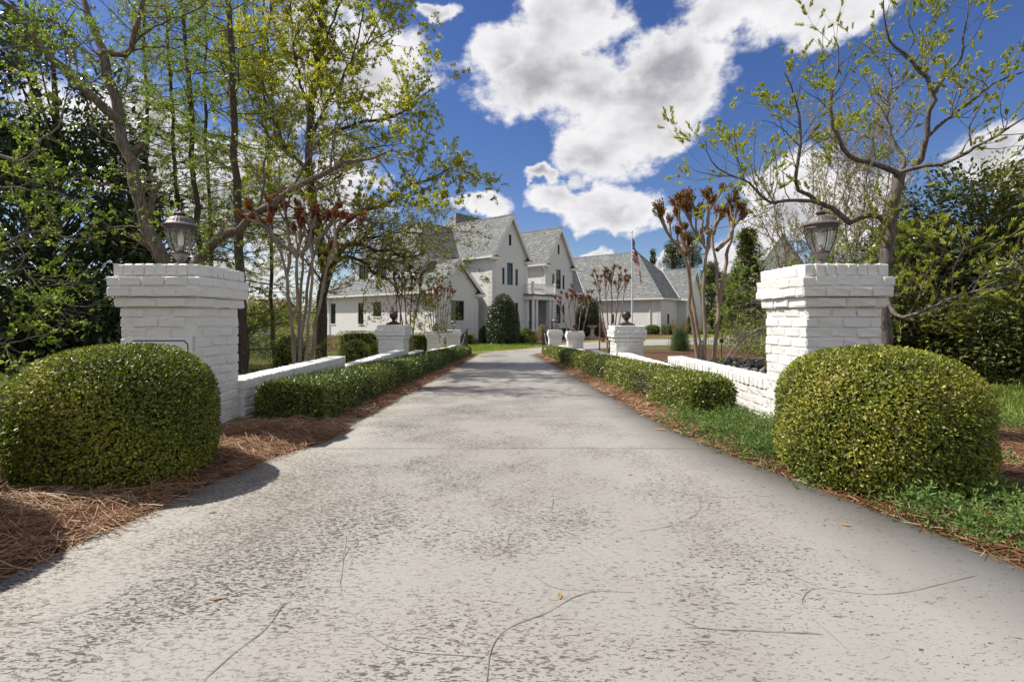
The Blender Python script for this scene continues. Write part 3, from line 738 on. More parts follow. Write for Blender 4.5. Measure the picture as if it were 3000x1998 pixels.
def wall(side, Y0, Y1, ztop, label, single, xi=2.8, th=.27):
    zb = float(zg(Y1)) - .05; x0 = side * xi; xc = side * (xi + th / 2)
    r = thing('garden_wall', label, 'wall', (xc, (Y0 + Y1) / 2, zb), 'low white brick walls along the drive')
    core = MB(); core.box((side * (xi + .011), Y0 + .004, zb - .3), (side * (xi + th), Y1 - .004, ztop - .012)); core.build('mortar_core', MT['mortar'], r)
    bag = None if single else MB()
    n = round((Y1 - Y0) / .102); b = (Y1 - Y0) / n
    for i in range(n): put_brick(r, (side * (xi - .006 + th / 2), Y0 + (i + .5) * b, ztop - .056), (th + .014, b - .006, .112), bag)
    z, k = ztop - .115, 0
    while z > zb - .05:
        n = round((Y1 - Y0) / .238); b = (Y1 - Y0) / n; s = (k % 2) * .5
        for i in range(n + (1 if s else 0)):
            a0, a1 = max(0, i - s) * b, min(n, i + 1 - s) * b
            put_brick(r, (side * (xi + .05), Y0 + (a0 + a1) / 2, z - BH / 2), (.10, a1 - a0 - G, BH - G), bag)
        z -= BH; k += 1
    if bag: bag.build('brickwork', MT['brick'], r, bevel=.006)['kind'] = 'stuff'
for sd, nm in ((-1, 'left'), (1, 'right')):
    ya, yb = (13.5, 14.2) if sd < 0 else (12.2, 12.9)
    yc, yd = (23.2, 23.9) if sd < 0 else (22.4, 23.1)
    wall(sd, 5.185, 8.41, .505, f'low white brick wall joined to the large {nm} pillar, its highest step', True)
    wall(sd, 8.415, ya - .005, .312, f'low white brick wall between the top step and the nearer ball pillar on the {nm}', True)
    wall(sd, yb + .005, 16.3, .118, f'low white brick wall just past the nearer ball pillar on the {nm}', False)
    wall(sd, 16.305, 20.0, -.075, f'low white brick wall on the {nm}, the step midway between the two ball pillars', False)
    wall(sd, 20.005, yc - .005, -.20, f'low white brick wall running up to the farther ball pillar on the {nm}', False)
    wall(sd, yd + .005, 26.85, -.29, f'low white brick wall between the farther ball pillar and the lantern pillar on the {nm}', False)

# ball finials
def ball(cx, cy, z, label):
    r = thing('ball_finial', label, 'finial', (cx, cy, z), 'bronze ball finials on the pillars')
    m = MB()
    m.box((cx - .185, cy - .185, z), (cx + .185, cy + .185, z + .035)); m.build('base_plate', MT['bronze'], r, bevel=.006)
    m = MB(); a, b, h = .165, .075, .085
    lo = [(cx - a, cy - a, z + .036), (cx + a, cy - a, z + .036), (cx + a, cy + a, z + .036), (cx - a, cy + a, z + .036)]
    hi = [(cx - b, cy - b, z + h), (cx + b, cy - b, z + h), (cx + b, cy + b, z + h), (cx - b, cy + b, z + h)]
    m.poly(lo); m.poly(hi)
    for i in range(4): m.poly([lo[i], lo[(i + 1) % 4], hi[(i + 1) % 4], hi[i]])
    m.build('plinth', MT['bronze'], r)
    MB().lathe([(.07, .086), (.062, .10), (.045, .115), (.05, .14), (.065, .155)], (cx, cy, z), 20).build('neck', MT['bronze'], r, True)
    q = .118
    MB().lathe([(max(.001, q * math.sin(math.pi * i / 16)), .262 - q * math.cos(math.pi * i / 16)) for i in range(17)], (cx, cy, z), 28).build('ball', MT['bronze'], r, True)
ball(-3.22, 13.85, .99, 'bronze ball on the nearer left pillar, in front of the long white wing')
ball(3.10, 12.55, .985, 'bronze ball on the nearer right pillar, beside the flagpole')
ball(-3.45, 23.55, .58, 'small looking bronze ball on the farther left pillar, among thin pruned stems')
ball(3.20, 22.75, .58, 'small looking bronze ball on the farther right pillar, by the second holly')

# lanterns
def lantern(cx, cy, z, s, label, rot=0.35):
    r = thing('lantern', label, 'lantern', (cx, cy, z), 'lanterns on the brick pillars')
    k = s; c = (cx, cy, z)
    def L(prof, name, mat, par=r, **kw): return MB().lathe([(a * k, b * k) for a, b in prof], c, kw.pop('n', 28), **kw).build(name, MT[mat], par, True)
    L([(.062, 0), (.062, .042), (.056, .046), (.036, .05), (.032, .075), (.036, .082)], 'base', 'lantern')
    L([(.036, .083), (.047, .09), (.052, .105), (.066, .122), (.082, .14), (.082, .146)], 'collar', 'lantern', flute=.05, nf=18, z0=.085 * k, z1=.13 * k)
    L([(.086, .147), (.090, .152), (.090, .160), (.080, .170), (.060, .172)], 'lower_ring', 'lanterndark')
    gl = [(.074, .172), (.092, .205), (.113, .255), (.130, .315), (.140, .370), (.1425, .402)]
    MB().lathe([(a * k, b * k) for a, b in gl], c, 40).build('glass', MT['lampglass'], r, True)
    for i in range(6):
        a = rot + i * math.pi / 3
        p = [(cx + (q + .004) * k * math.cos(a), cy + (q + .004) * k * math.sin(a), z + h * k) for q, h in gl]
        MB().tube(p, .0062 * k, 5).build('rib', MT['lanterndark'], r, True)
        p = [(cx + .142 * k * math.cos(a + .52) + .016 * k * math.cos(t) * -math.sin(a + .52), cy + .142 * k * math.sin(a + .52) + .016 * k * math.cos(t) * math.cos(a + .52), z + (.378 + .016 * math.sin(t)) * k) for t in np.linspace(0, 6.28, 11)]
        MB().tube(p, .004 * k, 4).build('scroll', MT['lanterndark'], r, True)
    L([(.140, .396), (.150, .400), (.156, .412), (.152, .424), (.160, .436), (.150, .444)], 'upper_ring', 'lanterndark')
    rf = L([(.155, .440), (.171, .446), (.171, .452), (.150, .462), (.134, .474), (.122, .492), (.112, .512), (.098, .528), (.080, .538), (.066, .542)], 'roof', 'lantern', n=72, flute=.022, nf=24, z0=.474 * k, z1=.53 * k)
    L([(.050, .541), (.042, .546), (.036, .552), (.038, .562), (.052, .570), (.054, .575), (.040, .583), (.026, .594), (.014, .604), (.010, .612), (.015, .620), (.016, .632), (.009, .645), (.003, .660)], 'finial', 'lanterndark', rf)
    b = L([(.030, .176), (.030, .205), (.024, .215), (.022, .235)], 'socket', 'lantern')
    L([(.018, .236), (.025, .26), (.028, .30), (.022, .345), (.010, .38), (.002, .40)], 'bulb', 'bulb', b)
lantern(-3.25, 4.84, 1.658, .94, 'large weathered lantern on the left entrance pillar, in front of a tree fork')
lantern(3.11, 4.80, 1.658, .94, 'large weathered lantern on the right entrance pillar, under a thick bough')
lantern(-3.05, 27.95, .53, 1.0, 'small looking lantern on the last left pillar, before the big wing window')
lantern(2.72, 27.25, .53, 1.15, 'small looking lantern on the last right pillar, before the porch')

# number plaque on the left pillar
r = thing('number_plaque', 'white number plaque with a black border on the left pillar, half hidden by the bush', 'plaque', (-3.205, 4.455, .72))
x0, x1, z0, z1, yf = PX(371, 4.45), PX(561, 4.45), .60, .986, 4.452
MB().box((x0, yf, z0), (x1, yf + .02, z1)).build('plate', MT['white'], r, bevel=.003)
def outline(pts, w, closed=False):
    m = MB(); n = len(pts)
    c = np.array(pts, float); t = unit(np.roll(c, -1, 0) - np.roll(c, 1, 0)) if closed else unit(np.gradient(c, axis=0)); s = np.stack([-t[:, 1], t[:, 0]], 1)
    ww = (np.array(w) if hasattr(w, '__len__') else np.full(n, w))[:, None] / 2
    a, b = c + s * ww, c - s * ww
    for i in range(n if closed else n - 1):
        j = (i + 1) % n; q = [(a[i][0], yf - .002, a[i][1]), (a[j][0], yf - .002, a[j][1]), (b[j][0], yf - .002, b[j][1]), (b[i][0], yf - .002, b[i][1])]
        m.poly(q)
    return m
ins, nr = .034, .026; bx0, bx1, bz0, bz1 = x0 + ins, x1 - ins, z0 + ins, z1 - ins
pts = []
for (cxn, czn, a0, a1) in ((bx1, bz1, 180, 270), (bx1, bz0, 90, 180), (bx0, bz0, 0, 90), (bx0, bz1, 270, 360)):
    for a in np.linspace(a1, a0, 7): pts.append((cxn + nr * math.cos(R(a)), czn + nr * math.sin(R(a))))
q = []
for i in range(4):
    seg = pts[i * 7:(i + 1) * 7]
    q += seg if i in (0, 1, 2, 3) else seg
order = [pts[21:28][::-1], pts[0:7][::-1], pts[7:14][::-1], pts[14:21][::-1]]
loop = [p for s in order for p in s]
outline(loop, .0105, True).build('border', MT['blackpaint'], r, recalc=False)
ox, oz = PX(504, 4.45), .80
dg = [(ox + .058 * a, oz + .105 * b) for a, b in ((0.02, .78), (.1, .93), (.32, 1.0), (.62, .97), (.86, .84), (.93, .66), (.86, .46), (.6, .22), (.2, .02), (.2, .02), (.95, .02))]
outline(dg[:9], [.005, .006, .007, .009, .012, .013, .012, .009, .006]).build('numeral', MT['blackpaint'], r, recalc=False)
outline(dg[9:], .012).build('numeral', MT['blackpaint'], r, recalc=False)

# ---------------------------------------------------------------- the house: u runs right and away, v runs left and away
HA, HB, H0 = np.array([-.773, .634]), np.array([.634, .773]), np.array([-1.243, 42.0])
def H(u, v, z):
    p = H0 + u * HB + v * HA
    return (p[0], p[1], z)
def su(px, v):
    r = (px - CX) / F; q = H0 + v * HA
    return (r * q[1] - q[0]) / (HB[0] - r * HB[1])
def sv(px, u):
    r = (px - CX) / F; q = H0 + u * HB
    return (r * q[1] - q[0]) / (HA[0] - r * HA[1])
def hz(py, u, v): return CAMZ - (py - CY) / F * H(u, v, 0)[1]
house = thing('white_brick_house', 'large white painted brick house with steep grey shingle roofs and two front gables', 'house', (*H(6, 2, 0)[:2], -.6))
ZB = -1.3
WALLS = MB(H)
def face(axis, fixed, a0, a1, z0, ze, holes=(), apex=None, depth=.12, m=None):
    m = m or WALLS
    pt = (lambda a, z, o=0: (a, fixed + o, z)) if axis == 'u' else (lambda a, z, o=0: (fixed + o, a, z))
    zt = apex[1] if apex else ze
    def lim(z):
        if not apex or z <= ze: return a0, a1
        k = (z - ze) / (apex[1] - ze); return a0 + (apex[0] - a0) * k, a1 + (apex[0] - a1) * k
    zs = sorted({z0, ze, zt} | {h[2] for h in holes} | {h[3] for h in holes})
    for za, zb in zip(zs, zs[1:]):
        act = sorted([h for h in holes if h[2] <= za + 1e-6 and h[3] >= zb - 1e-6])
        la, ra = lim(za); lb, rb = lim(zb); ca, cb = la, lb
        for h in act + [None]:
            na, nb = (h[0], h[0]) if h else (ra, rb)
            m.poly([pt(ca, za), pt(na, za), pt(nb, zb), pt(cb, zb)], [(ca, za), (na, za), (nb, zb), (cb, zb)])
            if h: ca = cb = h[1]
    for (h0, h1, hz0, hz1) in holes:
        for a, b in (((h0, hz0), (h0, hz1)), ((h0, hz1), (h1, hz1)), ((h1, hz1), (h1, hz0)), ((h1, hz0), (h0, hz0))):
            m.poly([pt(*a), pt(*b), pt(*b, depth), pt(*a, depth)], [a, b, (b[0] + .05, b[1]), (a[0] + .05, a[1])])
def window(axis, fixed, h, cols=1, rows=(), split=False, sill=True):
    a0, a1, z0, z1 = h
    B = (lambda m, a, b, o0, o1, c, d: m.box((a, fixed + o0, c), (b, fixed + o1, d))) if axis == 'u' else (lambda m, a, b, o0, o1, c, d: m.box((fixed + o0, a, c), (fixed + o1, b, d)))
    w = .055; m = MB(H)
    B(m, a0, a0 + w, .05, .11, z0, z1); B(m, a1 - w, a1, .05, .11, z0, z1); B(m, a0 + w, a1 - w, .052, .11, z0, z0 + w); B(m, a0 + w, a1 - w, .052, .11, z1 - w, z1)
    f = m.build('window', MT['winframe'], house)
    if split: m = MB(H); c = (a0 + a1) / 2; B(m, c - .04, c + .04, .048, .108, z0 + w, z1 - w); m.build('mullion', MT['winframe'], f)
    m = MB(H); B(m, a0 + w, a1 - w, .085, .095, z0 + w, z1 - w); m.build('pane', MT['glass'], f)
    for k in range(1, cols):
        c = a0 + (a1 - a0) * k / cols; m = MB(H); B(m, c - .014, c + .014, .068, .084, z0 + w, z1 - w); m.build('glazing_bar', MT['winframe'], f)
    for t in rows:
        c = z0 + (z1 - z0) * t; m = MB(H); B(m, a0 + w, a1 - w, .066, .083, c - .018, c + .018); m.build('glazing_bar', MT['winframe'], f)
    if sill: m = MB(H); B(m, a0 - .05, a1 + .05, -.05, .05, z0 - .09, z0 - .002); m.build('sill', MT['white'], f)
def HU(px0, px1, py0, py1, v): a, b = su(px0, v), su(px1, v); c = (a + b) / 2; return (a, b, hz(py1, c, v), hz(py0, c, v))
def HV(px0, px1, py0, py1, u): a, b = sv(px1, u), sv(px0, u); c = (a + b) / 2; return (a, b, hz(py1, u, c), hz(py0, u, c))

# front gables
g1 = [HU(1471, 1478.5, 784.5, 834, 0), HU(1485.5, 1502.5, 770.5, 835.5, 0), HU(1510, 1517.5, 789.5, 837, 0)]
g1g = HU(1490.5, 1498.5, 687.5, 720, 0)
g1l = [HU(1486, 1502.5, 889, 960, 0), HU(1510, 1518, 887, 955, 0)]
face('u', 0, 0, 5.07, ZB, 6.95, g1 + [g1g] + g1l, (2.535, 10.48))
window('u', 0, g1[0], 1, (.66,)); window('u', 0, g1[1], 2, (.66,)); window('u', 0, g1[2], 1, (.66,)); window('u', 0, g1g, 1, (.5,)); window('u', 0, g1l[0], 2, (.66,)); window('u', 0, g1l[1], 1, (.66,))
g2 = [HU(1618, 1623.5, 803, 834, 0), HU(1629.5, 1643, 790.5, 847, 0), HU(1648, 1654, 807, 848.5, 0)]
g2g = HU(1634, 1639.5, 717.5, 746, 0)
g2l = [HU(1629.5, 1642.5, 892, 948, 0), HU(1648, 1654, 893, 945, 0)]
face('u', 0, 8.0, 13.06, ZB, 6.95, g2 + [g2g] + g2l, (10.53, 10.48))
window('u', 0, g2[0], 1, (.66,)); window('u', 0, g2[1], 2, (.8, .3)); window('u', 0, g2[2], 1, (.66,)); window('u', 0, g2g, 1, (.5,)); window('u', 0, g2l[0], 2, (.75,)); window('u', 0, g2l[1], 1, (.66,))
face('v', 0, 0, 11.5, ZB, 6.95)
face('v', 5.07, 0, 4.47, ZB, 6.95); face('v', 8.0, 0, 4.47, ZB, 6.95)
dr = (5.9, 7.2, .06, 2.75)
face('u', 4.47, 5.07, 8.0, ZB, 6.95, [dr])
m = MB(H); m.box((dr[0], 4.53, dr[2]), (dr[1], 4.59, dr[3])); dob = m.build('door', MT['door'], house)
m = MB(H); m.box((dr[0] + .1, 4.50, 1.0), (dr[0] + .5, 4.528, 2.5)); m.box((dr[1] - .5, 4.50, 1.0), (dr[1] - .1, 4.528, 2.5)); m.build('door_panel', MT['winframe'], dob)
m = MB(H); m.tube([(6.62, 4.49, 1.0), (6.62, 4.46, 1.0), (6.62, 4.46, 1.2), (6.62, 4.49, 1.2)], .014); m.build('handle', MT['bronze'], dob)
face('v', 13.06, 0, 11.5, ZB, 6.95); face('u', 11.5, 0, 13.06, ZB, 6.95)
# left wing with its cross gable
wb = HU(1321.5, 1359.5, 881, 939, .8)
face('u', .8, -5.77, -.95, ZB, 3.5, [wb], (-3.36, 5.95)); window('u', .8, wb, 2, (.5,), True)
wl = [HV(969, 983, 889, 949, -5.77), HV(1049, 1065, 887.5, 950, -5.77), HV(1093.5, 1117, 885.5, 927.5, -5.77)]
face('v', -5.77, .8, 17.3, ZB, 3.5, wl)
window('v', -5.77, wl[0], 2, (.5,)); window('v', -5.77, wl[1], 2, (.25, .5, .75)); window('v', -5.77, wl[2], 4, (.33, .66), True)
face('u', 17.3, -5.77, -.95, ZB, 3.5); face('v', -.95, .8, 17.3, ZB, 3.5)
# boarded dormer above the left wing, each board laid as a lapped strip
dw = [HV(1052, 1080.5, 774.5, 822, -4.6), HV(1102.6, 1133, 768, 818.5, -4.6)]
DWALL = MB(H)
face('v', -4.6, 4.1, 13.65, 4.3, 6.7, dw, m=DWALL); face('u', 13.65, -4.6, 0, 4.3, 6.7, m=DWALL); face('u', 4.1, -4.6, 0, 4.3, 6.7, m=DWALL)
dwo = DWALL.build('dormer_wall', MT['white'], house, recalc=False)
for w in dw: window('v', -4.6, w, 4, (.5,), True)
z = 4.55
while z < 6.6:
    cut = sorted([(w[0], w[1]) for w in dw if w[2] < z + .17 and w[3] > z]); a = 4.12
    for c in cut + [(13.63, 13.63)]:
        if c[0] - a > .05: MB(H).prism([(-4.602, a, z), (-4.642, a, z), (-4.606, a, z + .172)], (0, c[0] - a, 0)).build('board', MT['white'], dwo)
        a = c[1]
    z += .175
# garage wing on the right, its end gable and the link
gw = HV(1793.5, 1799, 920, 948, 18.6); gb = HU(1955, 1961, 920, 951.5, -7.56)
face('v', 18.6, -7.56, 14, ZB, 3.5, [gw]); window('v', 18.6, gw); face('u', -7.56, 18.6, 23.57, ZB, 3.5, [gb]); window('u', -7.56, gb)
face('v', 23.57, -8.53, -7.56, ZB, 3.5); face('u', -8.53, 23.57, 29.0, ZB, 3.5, (), (26.3, 6.95)); face('v', 29.0, -8.53, 4, ZB, 3.5); face('v', 28.3, -4, 14, ZB, 3.5)
face('u', 2.3, 13.06, 18.6, ZB, 4.3)
WALLS.build('wall', MT['housebrick'], house, recalc=False)

# roofs: every shingle is a tilted slab with its own butt edge
def roof(name, polys, cap=(), par=None):
    m = MB(); back = MB()
    for poly in polys:
        W3 = [np.array(H(*p)) for p in poly]
        n = np.cross(W3[1] - W3[0], W3[2] - W3[0]); n = n / np.linalg.norm(n)
        if n[2] < 0: n = -n
        up = np.array([0, 0, 1.]) - n * n[2]; up /= np.linalg.norm(up); e1 = np.cross(up, n)
        o = W3[0]; P2 = np.array([[(p - o) @ e1, (p - o) @ up] for p in W3])
        back.poly([tuple(p - n * .03) for p in W3])
        y, ym, h, odd = P2[:, 1].min(), P2[:, 1].max(), .235, 0
        def span(yy):
            xs = []
            for i in range(len(P2)):
                a, b = P2[i], P2[(i + 1) % len(P2)]
                if (a[1] - yy) * (b[1] - yy) < 0: xs.append(a[0] + (b[0] - a[0]) * (yy - a[1]) / (b[1] - a[1]))
            return (min(xs), max(xs)) if len(xs) >= 2 else None
        while y < ym - .02:
            y1 = min(y + h, ym); s0, s1 = span(y + .002), span(y1 - .002)
            if s0 and s1:
                x = min(s0[0], s1[0]) - (.16 if odd else 0) - random.random() * .1; xe = max(s0[1], s1[1])
                while x < xe:
                    w = random.choice((.26, .30, .34, .30)); g = .008; t = .020 + random.random() * .016
                    a0, a1 = max(x + g, s0[0]), min(x + w, s0[1]); b0, b1 = max(x + g, s1[0]), min(x + w, s1[1])
                    if a1 > a0 + .01 or b1 > b0 + .01:
                        a1, b1 = max(a0, a1), max(b0, b1); dy = random.gauss(0, .008)
                        q = [o + e1 * a0 + up * (y + dy) + n * t, o + e1 * a1 + up * (y + dy) + n * t, o + e1 * b1 + up * y1 + n * .004, o + e1 * b0 + up * y1 + n * .004]
                        tn = min(1, max(0, random.gauss(.45, .24)))
                        m.poly([tuple(p) for p in q], tint=tn); m.poly([tuple(o + e1 * a0 + up * (y + dy) - n * .01), tuple(o + e1 * a1 + up * (y + dy) - n * .01), tuple(q[1]), tuple(q[0])], tint=tn * .6)
                    x += w
            y += h; odd ^= 1
    b = back.build(name, MT['roofcap'], par or house, recalc=False)
    s = m.build('shingles', MT['shingle'], b, recalc=False); s['kind'] = 'stuff'
    if cap:
        c = MB()
        for p, q, w in cap:
            p, q = np.array(H(*p)), np.array(H(*q)); d = q - p; Ln = np.linalg.norm(d); d /= Ln; sd = np.cross(d, [0, 0, 1]); sd /= np.linalg.norm(sd); k = max(1, int(Ln / .3))
            for i in range(k):
                a, e = p + d * Ln * i / k, p + d * Ln * (i + 1) / k - d * .01; up = np.array([0, 0, .05 + .02 * (i % 2)])
                c.poly([tuple(a - sd * w - [0, 0, w * .9]), tuple(a + up), tuple(e + up * .6), tuple(e - sd * w - [0, 0, w * .9])]); c.poly([tuple(a + sd * w - [0, 0, w * .9]), tuple(e + sd * w - [0, 0, w * .9]), tuple(e + up * .6), tuple(a + up)])
        c.build('ridge_caps', MT['roofcap'], b, recalc=False)['kind'] = 'stuff'
    return b
roof('main_roof', [[(-.3, -.35, 6.6), (2.535, -.35, 10.6), (2.535, 7, 10.6), (3.53, 8, 12), (-.3, 11.83, 6.6)], [(2.535, -.35, 10.6), (5.37, -.35, 6.6), (5.37, 4.17, 6.6), (2.535, 7, 10.6)],
                   [(5.37, 4.17, 6.6), (7.7, 4.17, 6.6), (10.53, 7, 10.6), (9.53, 8, 12), (3.53, 8, 12), (2.535, 7, 10.6)], [(7.7, -.35, 6.6), (7.7, 4.17, 6.6), (10.53, 7, 10.6), (10.53, -.35, 10.6)],
                   [(13.36, -.35, 6.6), (10.53, -.35, 10.6), (10.53, 7, 10.6), (9.53, 8, 12), (13.36, 11.83, 6.6)], [(-.3, 11.83, 6.6), (13.36, 11.83, 6.6), (9.53, 8, 12), (3.53, 8, 12)]],
     [((2.535, -.36, 10.62), (2.535, 7, 10.62), .1), ((10.53, -.36, 10.62), (10.53, 7, 10.62), .1), ((3.53, 8, 12.02), (9.53, 8, 12.02), .1), ((-.3, 11.83, 6.62), (3.53, 8, 12.02), .1), ((2.6, 7.07, 10.7), (3.53, 8, 12.02), .1)])
roof('wing_roof', [[(-6.2, .45, 3.35), (-6.2, 17.9, 3.35), (-3.36, 15.06, 6.07), (-3.36, .45, 6.07)], [(-.52, .45, 3.35), (-.52, 17.9, 3.35), (-3.36, 15.06, 6.07), (-3.36, .45, 6.07)], [(-6.2, 17.9, 3.35), (-.52, 17.9, 3.35), (-3.36, 15.06, 6.07)]],
     [((-3.36, .44, 6.09), (-3.36, 15.06, 6.09), .1), ((-6.2, 17.9, 3.37), (-3.36, 15.06, 6.09), .1)])
roof('dormer_roof', [[(-4.95, 13.95, 6.7), (-4.95, 3.75, 6.7), (-1.5, 7.2, 10.15), (-1.5, 10.5, 10.15)], [(-4.95, 3.75, 6.7), (-.2, 3.75, 6.7), (2.22, 7.2, 10.15), (-1.5, 7.2, 10.15)], [(-4.95, 13.95, 6.7), (0, 13.95, 6.7), (-1.5, 10.5, 10.15)]],
     [((-1.5, 7.2, 10.17), (2.2, 7.2, 10.17), .1), ((-4.95, 13.95, 6.72), (-1.5, 10.5, 10.17), .1), ((-1.5, 7.2, 10.17), (-1.5, 10.5, 10.17), .1), ((-4.95, 3.75, 6.72), (-1.5, 7.2, 10.17), .1)])
gr = roof('garage_roof', [[(18.2, -7.96, 3.4), (18.2, 14, 3.4), (23.4, 14, 9.2), (23.4, -2.76, 9.2)], [(18.2, -7.96, 3.4), (28.6, -7.96, 3.4), (23.4, -2.76, 9.2)], [(28.6, -7.96, 3.4), (28.6, 14, 3.4), (23.4, 14, 9.2), (23.4, -2.76, 9.2)],
                    [(23.2, -8.9, 3.4), (26.3, -8.9, 7.1), (26.3, -4.64, 7.1), (23.2, -7.96, 3.4)], [(29.4, -8.9, 3.4), (26.3, -8.9, 7.1), (26.3, -4.64, 7.1), (29.4, -4.64, 3.4)], [(12.9, 1.95, 4.2), (18.92, 1.95, 4.2), (22.3, 5.36, 8.0), (12.9, 5.36, 8.0)]],
     [((23.4, -2.76, 9.22), (23.4, 14, 9.22), .12), ((18.2, -7.96, 3.42), (23.4, -2.76, 9.22), .12), ((28.6, -7.96, 3.42), (23.4, -2.76, 9.22), .12), ((26.3, -8.91, 7.12), (26.3, -4.64, 7.12), .1)])
# valley flashings, roof vent
for a, b in (((18.95, 1.97, 4.26), (22.3, 5.36, 8.06)), ((23.22, -7.94, 3.46), (26.28, -4.66, 7.14))):
    MB(H).tube([a, b], .045, 5).build('valley_flashing', MT['steel'], house)
vv = sv(1784, 19.9); vz = 3.4 + 1.115 * (19.9 - 18.2)
vv = sv(1784, 20.6); vz = 3.4 + 1.115 * (20.6 - 18.2)
m = MB(H); m.lathe([(.16, -.25), (.16, .02), (.15, .05)], (20.5, vv, vz), 18); vt = m.build('roof_vent', MT['blackpaint'], house, True)
m = MB(H); m.lathe([(.27, .10), (.28, .18), (.25, .28), (.16, .36), (.02, .40)], (20.5, vv, vz - .02), 20); m.build('vent_cap', MT['white'], vt, True)
# eaves, gutters, rakes and returns
def gutter(a, b, w=.12, drop=.16):
    (u0, v0, z0), (u1, v1, z1) = a, b; m = MB(H)
    if abs(u0 - u1) < 1e-6: m.box((u0 - w, v0, z0 - drop), (u0 + .02, v1, z0 - .012))
    else: m.box((u0, v0 - w, z0 - drop), (u1, v0 + .02, z0 - .012))
    m.build('gutter', MT['white'], house)
def soffit(a0, a1, b0, b1, z): MB(H).box((a0, b0, z - .03), (a1, b1, z)).build('soffit', MT['white'], house)
gutter((-.3, -.34, 6.6), (-.3, 11.8, 6.6)); soffit(-.3, -.002, -.3, 11.4, 6.5); gutter((7.7, -.34, 6.6), (7.7, 4.1, 6.6)); soffit(7.7, 7.998, -.3, 4.4, 6.5)
gutter((5.4, 4.17, 6.6), (7.7, 4.17, 6.6)); gutter((-6.2, .46, 3.35), (-6.2, 17.9, 3.35)); soffit(-6.2, -5.772, .5, 17.6, 3.27); gutter((-.52 + .1, .46, 3.35), (-.52 + .1, 17.9, 3.35))
gutter((-4.95, 3.76, 6.7), (-4.95, 13.95, 6.7)); soffit(-4.95, -4.602, 3.8, 13.9, 6.6); gutter((18.2, -7.95, 3.4), (18.2, 13.9, 3.4)); soffit(18.2, 18.598, -7.9, 13.8, 3.3)
gutter((18.08, -7.96, 3.4), (23.1, -7.96, 3.4)); soffit(18.2, 23.5, -7.94, -7.562, 3.3); gutter((12.95, 1.95, 4.2), (18.5, 1.95, 4.2)); gutter((23.2, -8.88, 3.4), (23.2, -8.1, 3.4))
def rake(ue, ua, ze, za, v, wall_v, other):
    for (a, b) in ((ue, ze), (other, ze)):
        m = MB(H); d = .30
        m.prism([(a, v, b - .02), (ua, v, za - .02), (ua, v, za - .02 - d * 1.25), (a + (ua - a) * .10, v, b - .02 - .03)], (0, .06, 0)); m.build('bargeboard', MT['white'], house)
        m = MB(H); m.poly([(a, v + .06, b - .1), (ua, v + .06, za - .1), (ua, wall_v, za - .1), (a, wall_v, b - .1)]); m.build('rake_soffit', MT['white'], house)
        s = 1 if ua > a else -1
        m = MB(H); m.box((a - s * .06, v - .10, b - .30), (a + s * .78, wall_v - .002, b - .06)); rt = m.build('eave_return', MT['white'], house)
        m = MB(H); z = b - .058; p = [(a + s * .02, v - .12, z), (a + s * .82, v - .12, z), (a + s * .82, wall_v - .002, z), (a + s * .02, wall_v - .002, z)]; t = (a + s * .30, wall_v - .004, z + .36)
        m.poly(p)
        for i in range(4): m.poly([p[i], p[(i + 1) % 4], t])
        m.build('return_cap', MT['copper'], rt)
rake(-.3, 2.535, 6.6, 10.6, -.36, 0, 5.37); rake(7.7, 10.53, 6.6, 10.6, -.36, 0, 13.36); rake(-6.2, -3.36, 3.35, 6.07, .44, .8, -.52); rake(23.2, 26.3, 3.4, 7.1, -8.91, -8.53, 29.4)
def quoins(u, v, ztop, su_, sv_, zb=-.6):
    z = zb
    while z < ztop - .3:
        w = .46; MB(H).box((u - .022 * su_, v - .022 * sv_, z + .02), (u + w * su_, v + w * sv_, z + .39)).build('quoin', MT['housebrick'], house); z += .405
for q in ((0, 0, 6.3, 1, 1), (5.07, 0, 6.3, -1, 1), (8.0, 0, 6.3, 1, 1), (13.06, 0, 6.3, -1, 1), (-.95, .8, 2.9, -1, 1), (18.6, -7.56, 3.0, 1, 1), (23.57, -8.53, 3.0, 1, 1), (29.0, -8.53, 3.0, -1, 1)): quoins(*q)
for pts in ([(7.62, -.05, 6.5), (7.62, -.02, 6.35), (7.93, -.06, 6.0), (7.93, -.06, 3.6)], [(18.35, -6.4, 3.3), (18.35, -6.4, 3.1), (18.53, -6.4, 2.85), (18.53, -6.4, -.4)], [(4.5, -.3, 3.2), (4.5, -.25, 2.9), (4.72, -.07, 2.6), (4.72, -.07, -.4)], [(-5.9, 16.2, 3.2), (-5.84, 16.2, 2.9), (-5.84, 16.2, -.6)]):
    MB(H).tube(pts, .05, 7).build('downspout', MT['white'], house)
# porch
pf = MB(H); pf.box((4.55, -1.15, -.12), (8.35, 4.46, .04)); pf.build('porch_floor', MT['stone'], house)
MB(H).box((4.6, -1.1, -1.2), (8.3, 4.4, -.122)).build('porch_base', MT['farbrick'], house)
for k in range(3): MB(H).box((5.5, -1.152 - .32 * (k + 1), -1.2), (7.4, -1.152 - .32 * k - .002, -.12 - .15 * k)).build('step', MT['farbrick'], house)
MB(H).box((4.6, -1.06, 2.98), (8.27, -.003, 3.36)).build('entablature', MT['white'], house)
MB(H).box((5.09, 0.0, 2.98), (7.98, 4.4, 3.36)).build('porch_ceiling', MT['white'], house)
MB(H).box((4.44, -1.22, 3.362), (8.43, -.004, 3.50)).build('porch_roof', MT['roofcap'], house)
for (u, v) in ((4.78, -.9), (5.33, -.9), (7.5, -.9), (8.06, -.9), (4.86, -.2), (8.0, -.2)):
    c = MB(H); c.lathe([(.17, .04), (.17, .10), (.15, .12), (.135, .2), (.142, 1.2), (.128, 2.7), (.12, 2.82), (.15, 2.86), (.165, 2.92), (.165, 2.978)], (u, v, 0), 18); c.build('column', MT['white'], house, True)
rail = MB(H); zr = 3.5
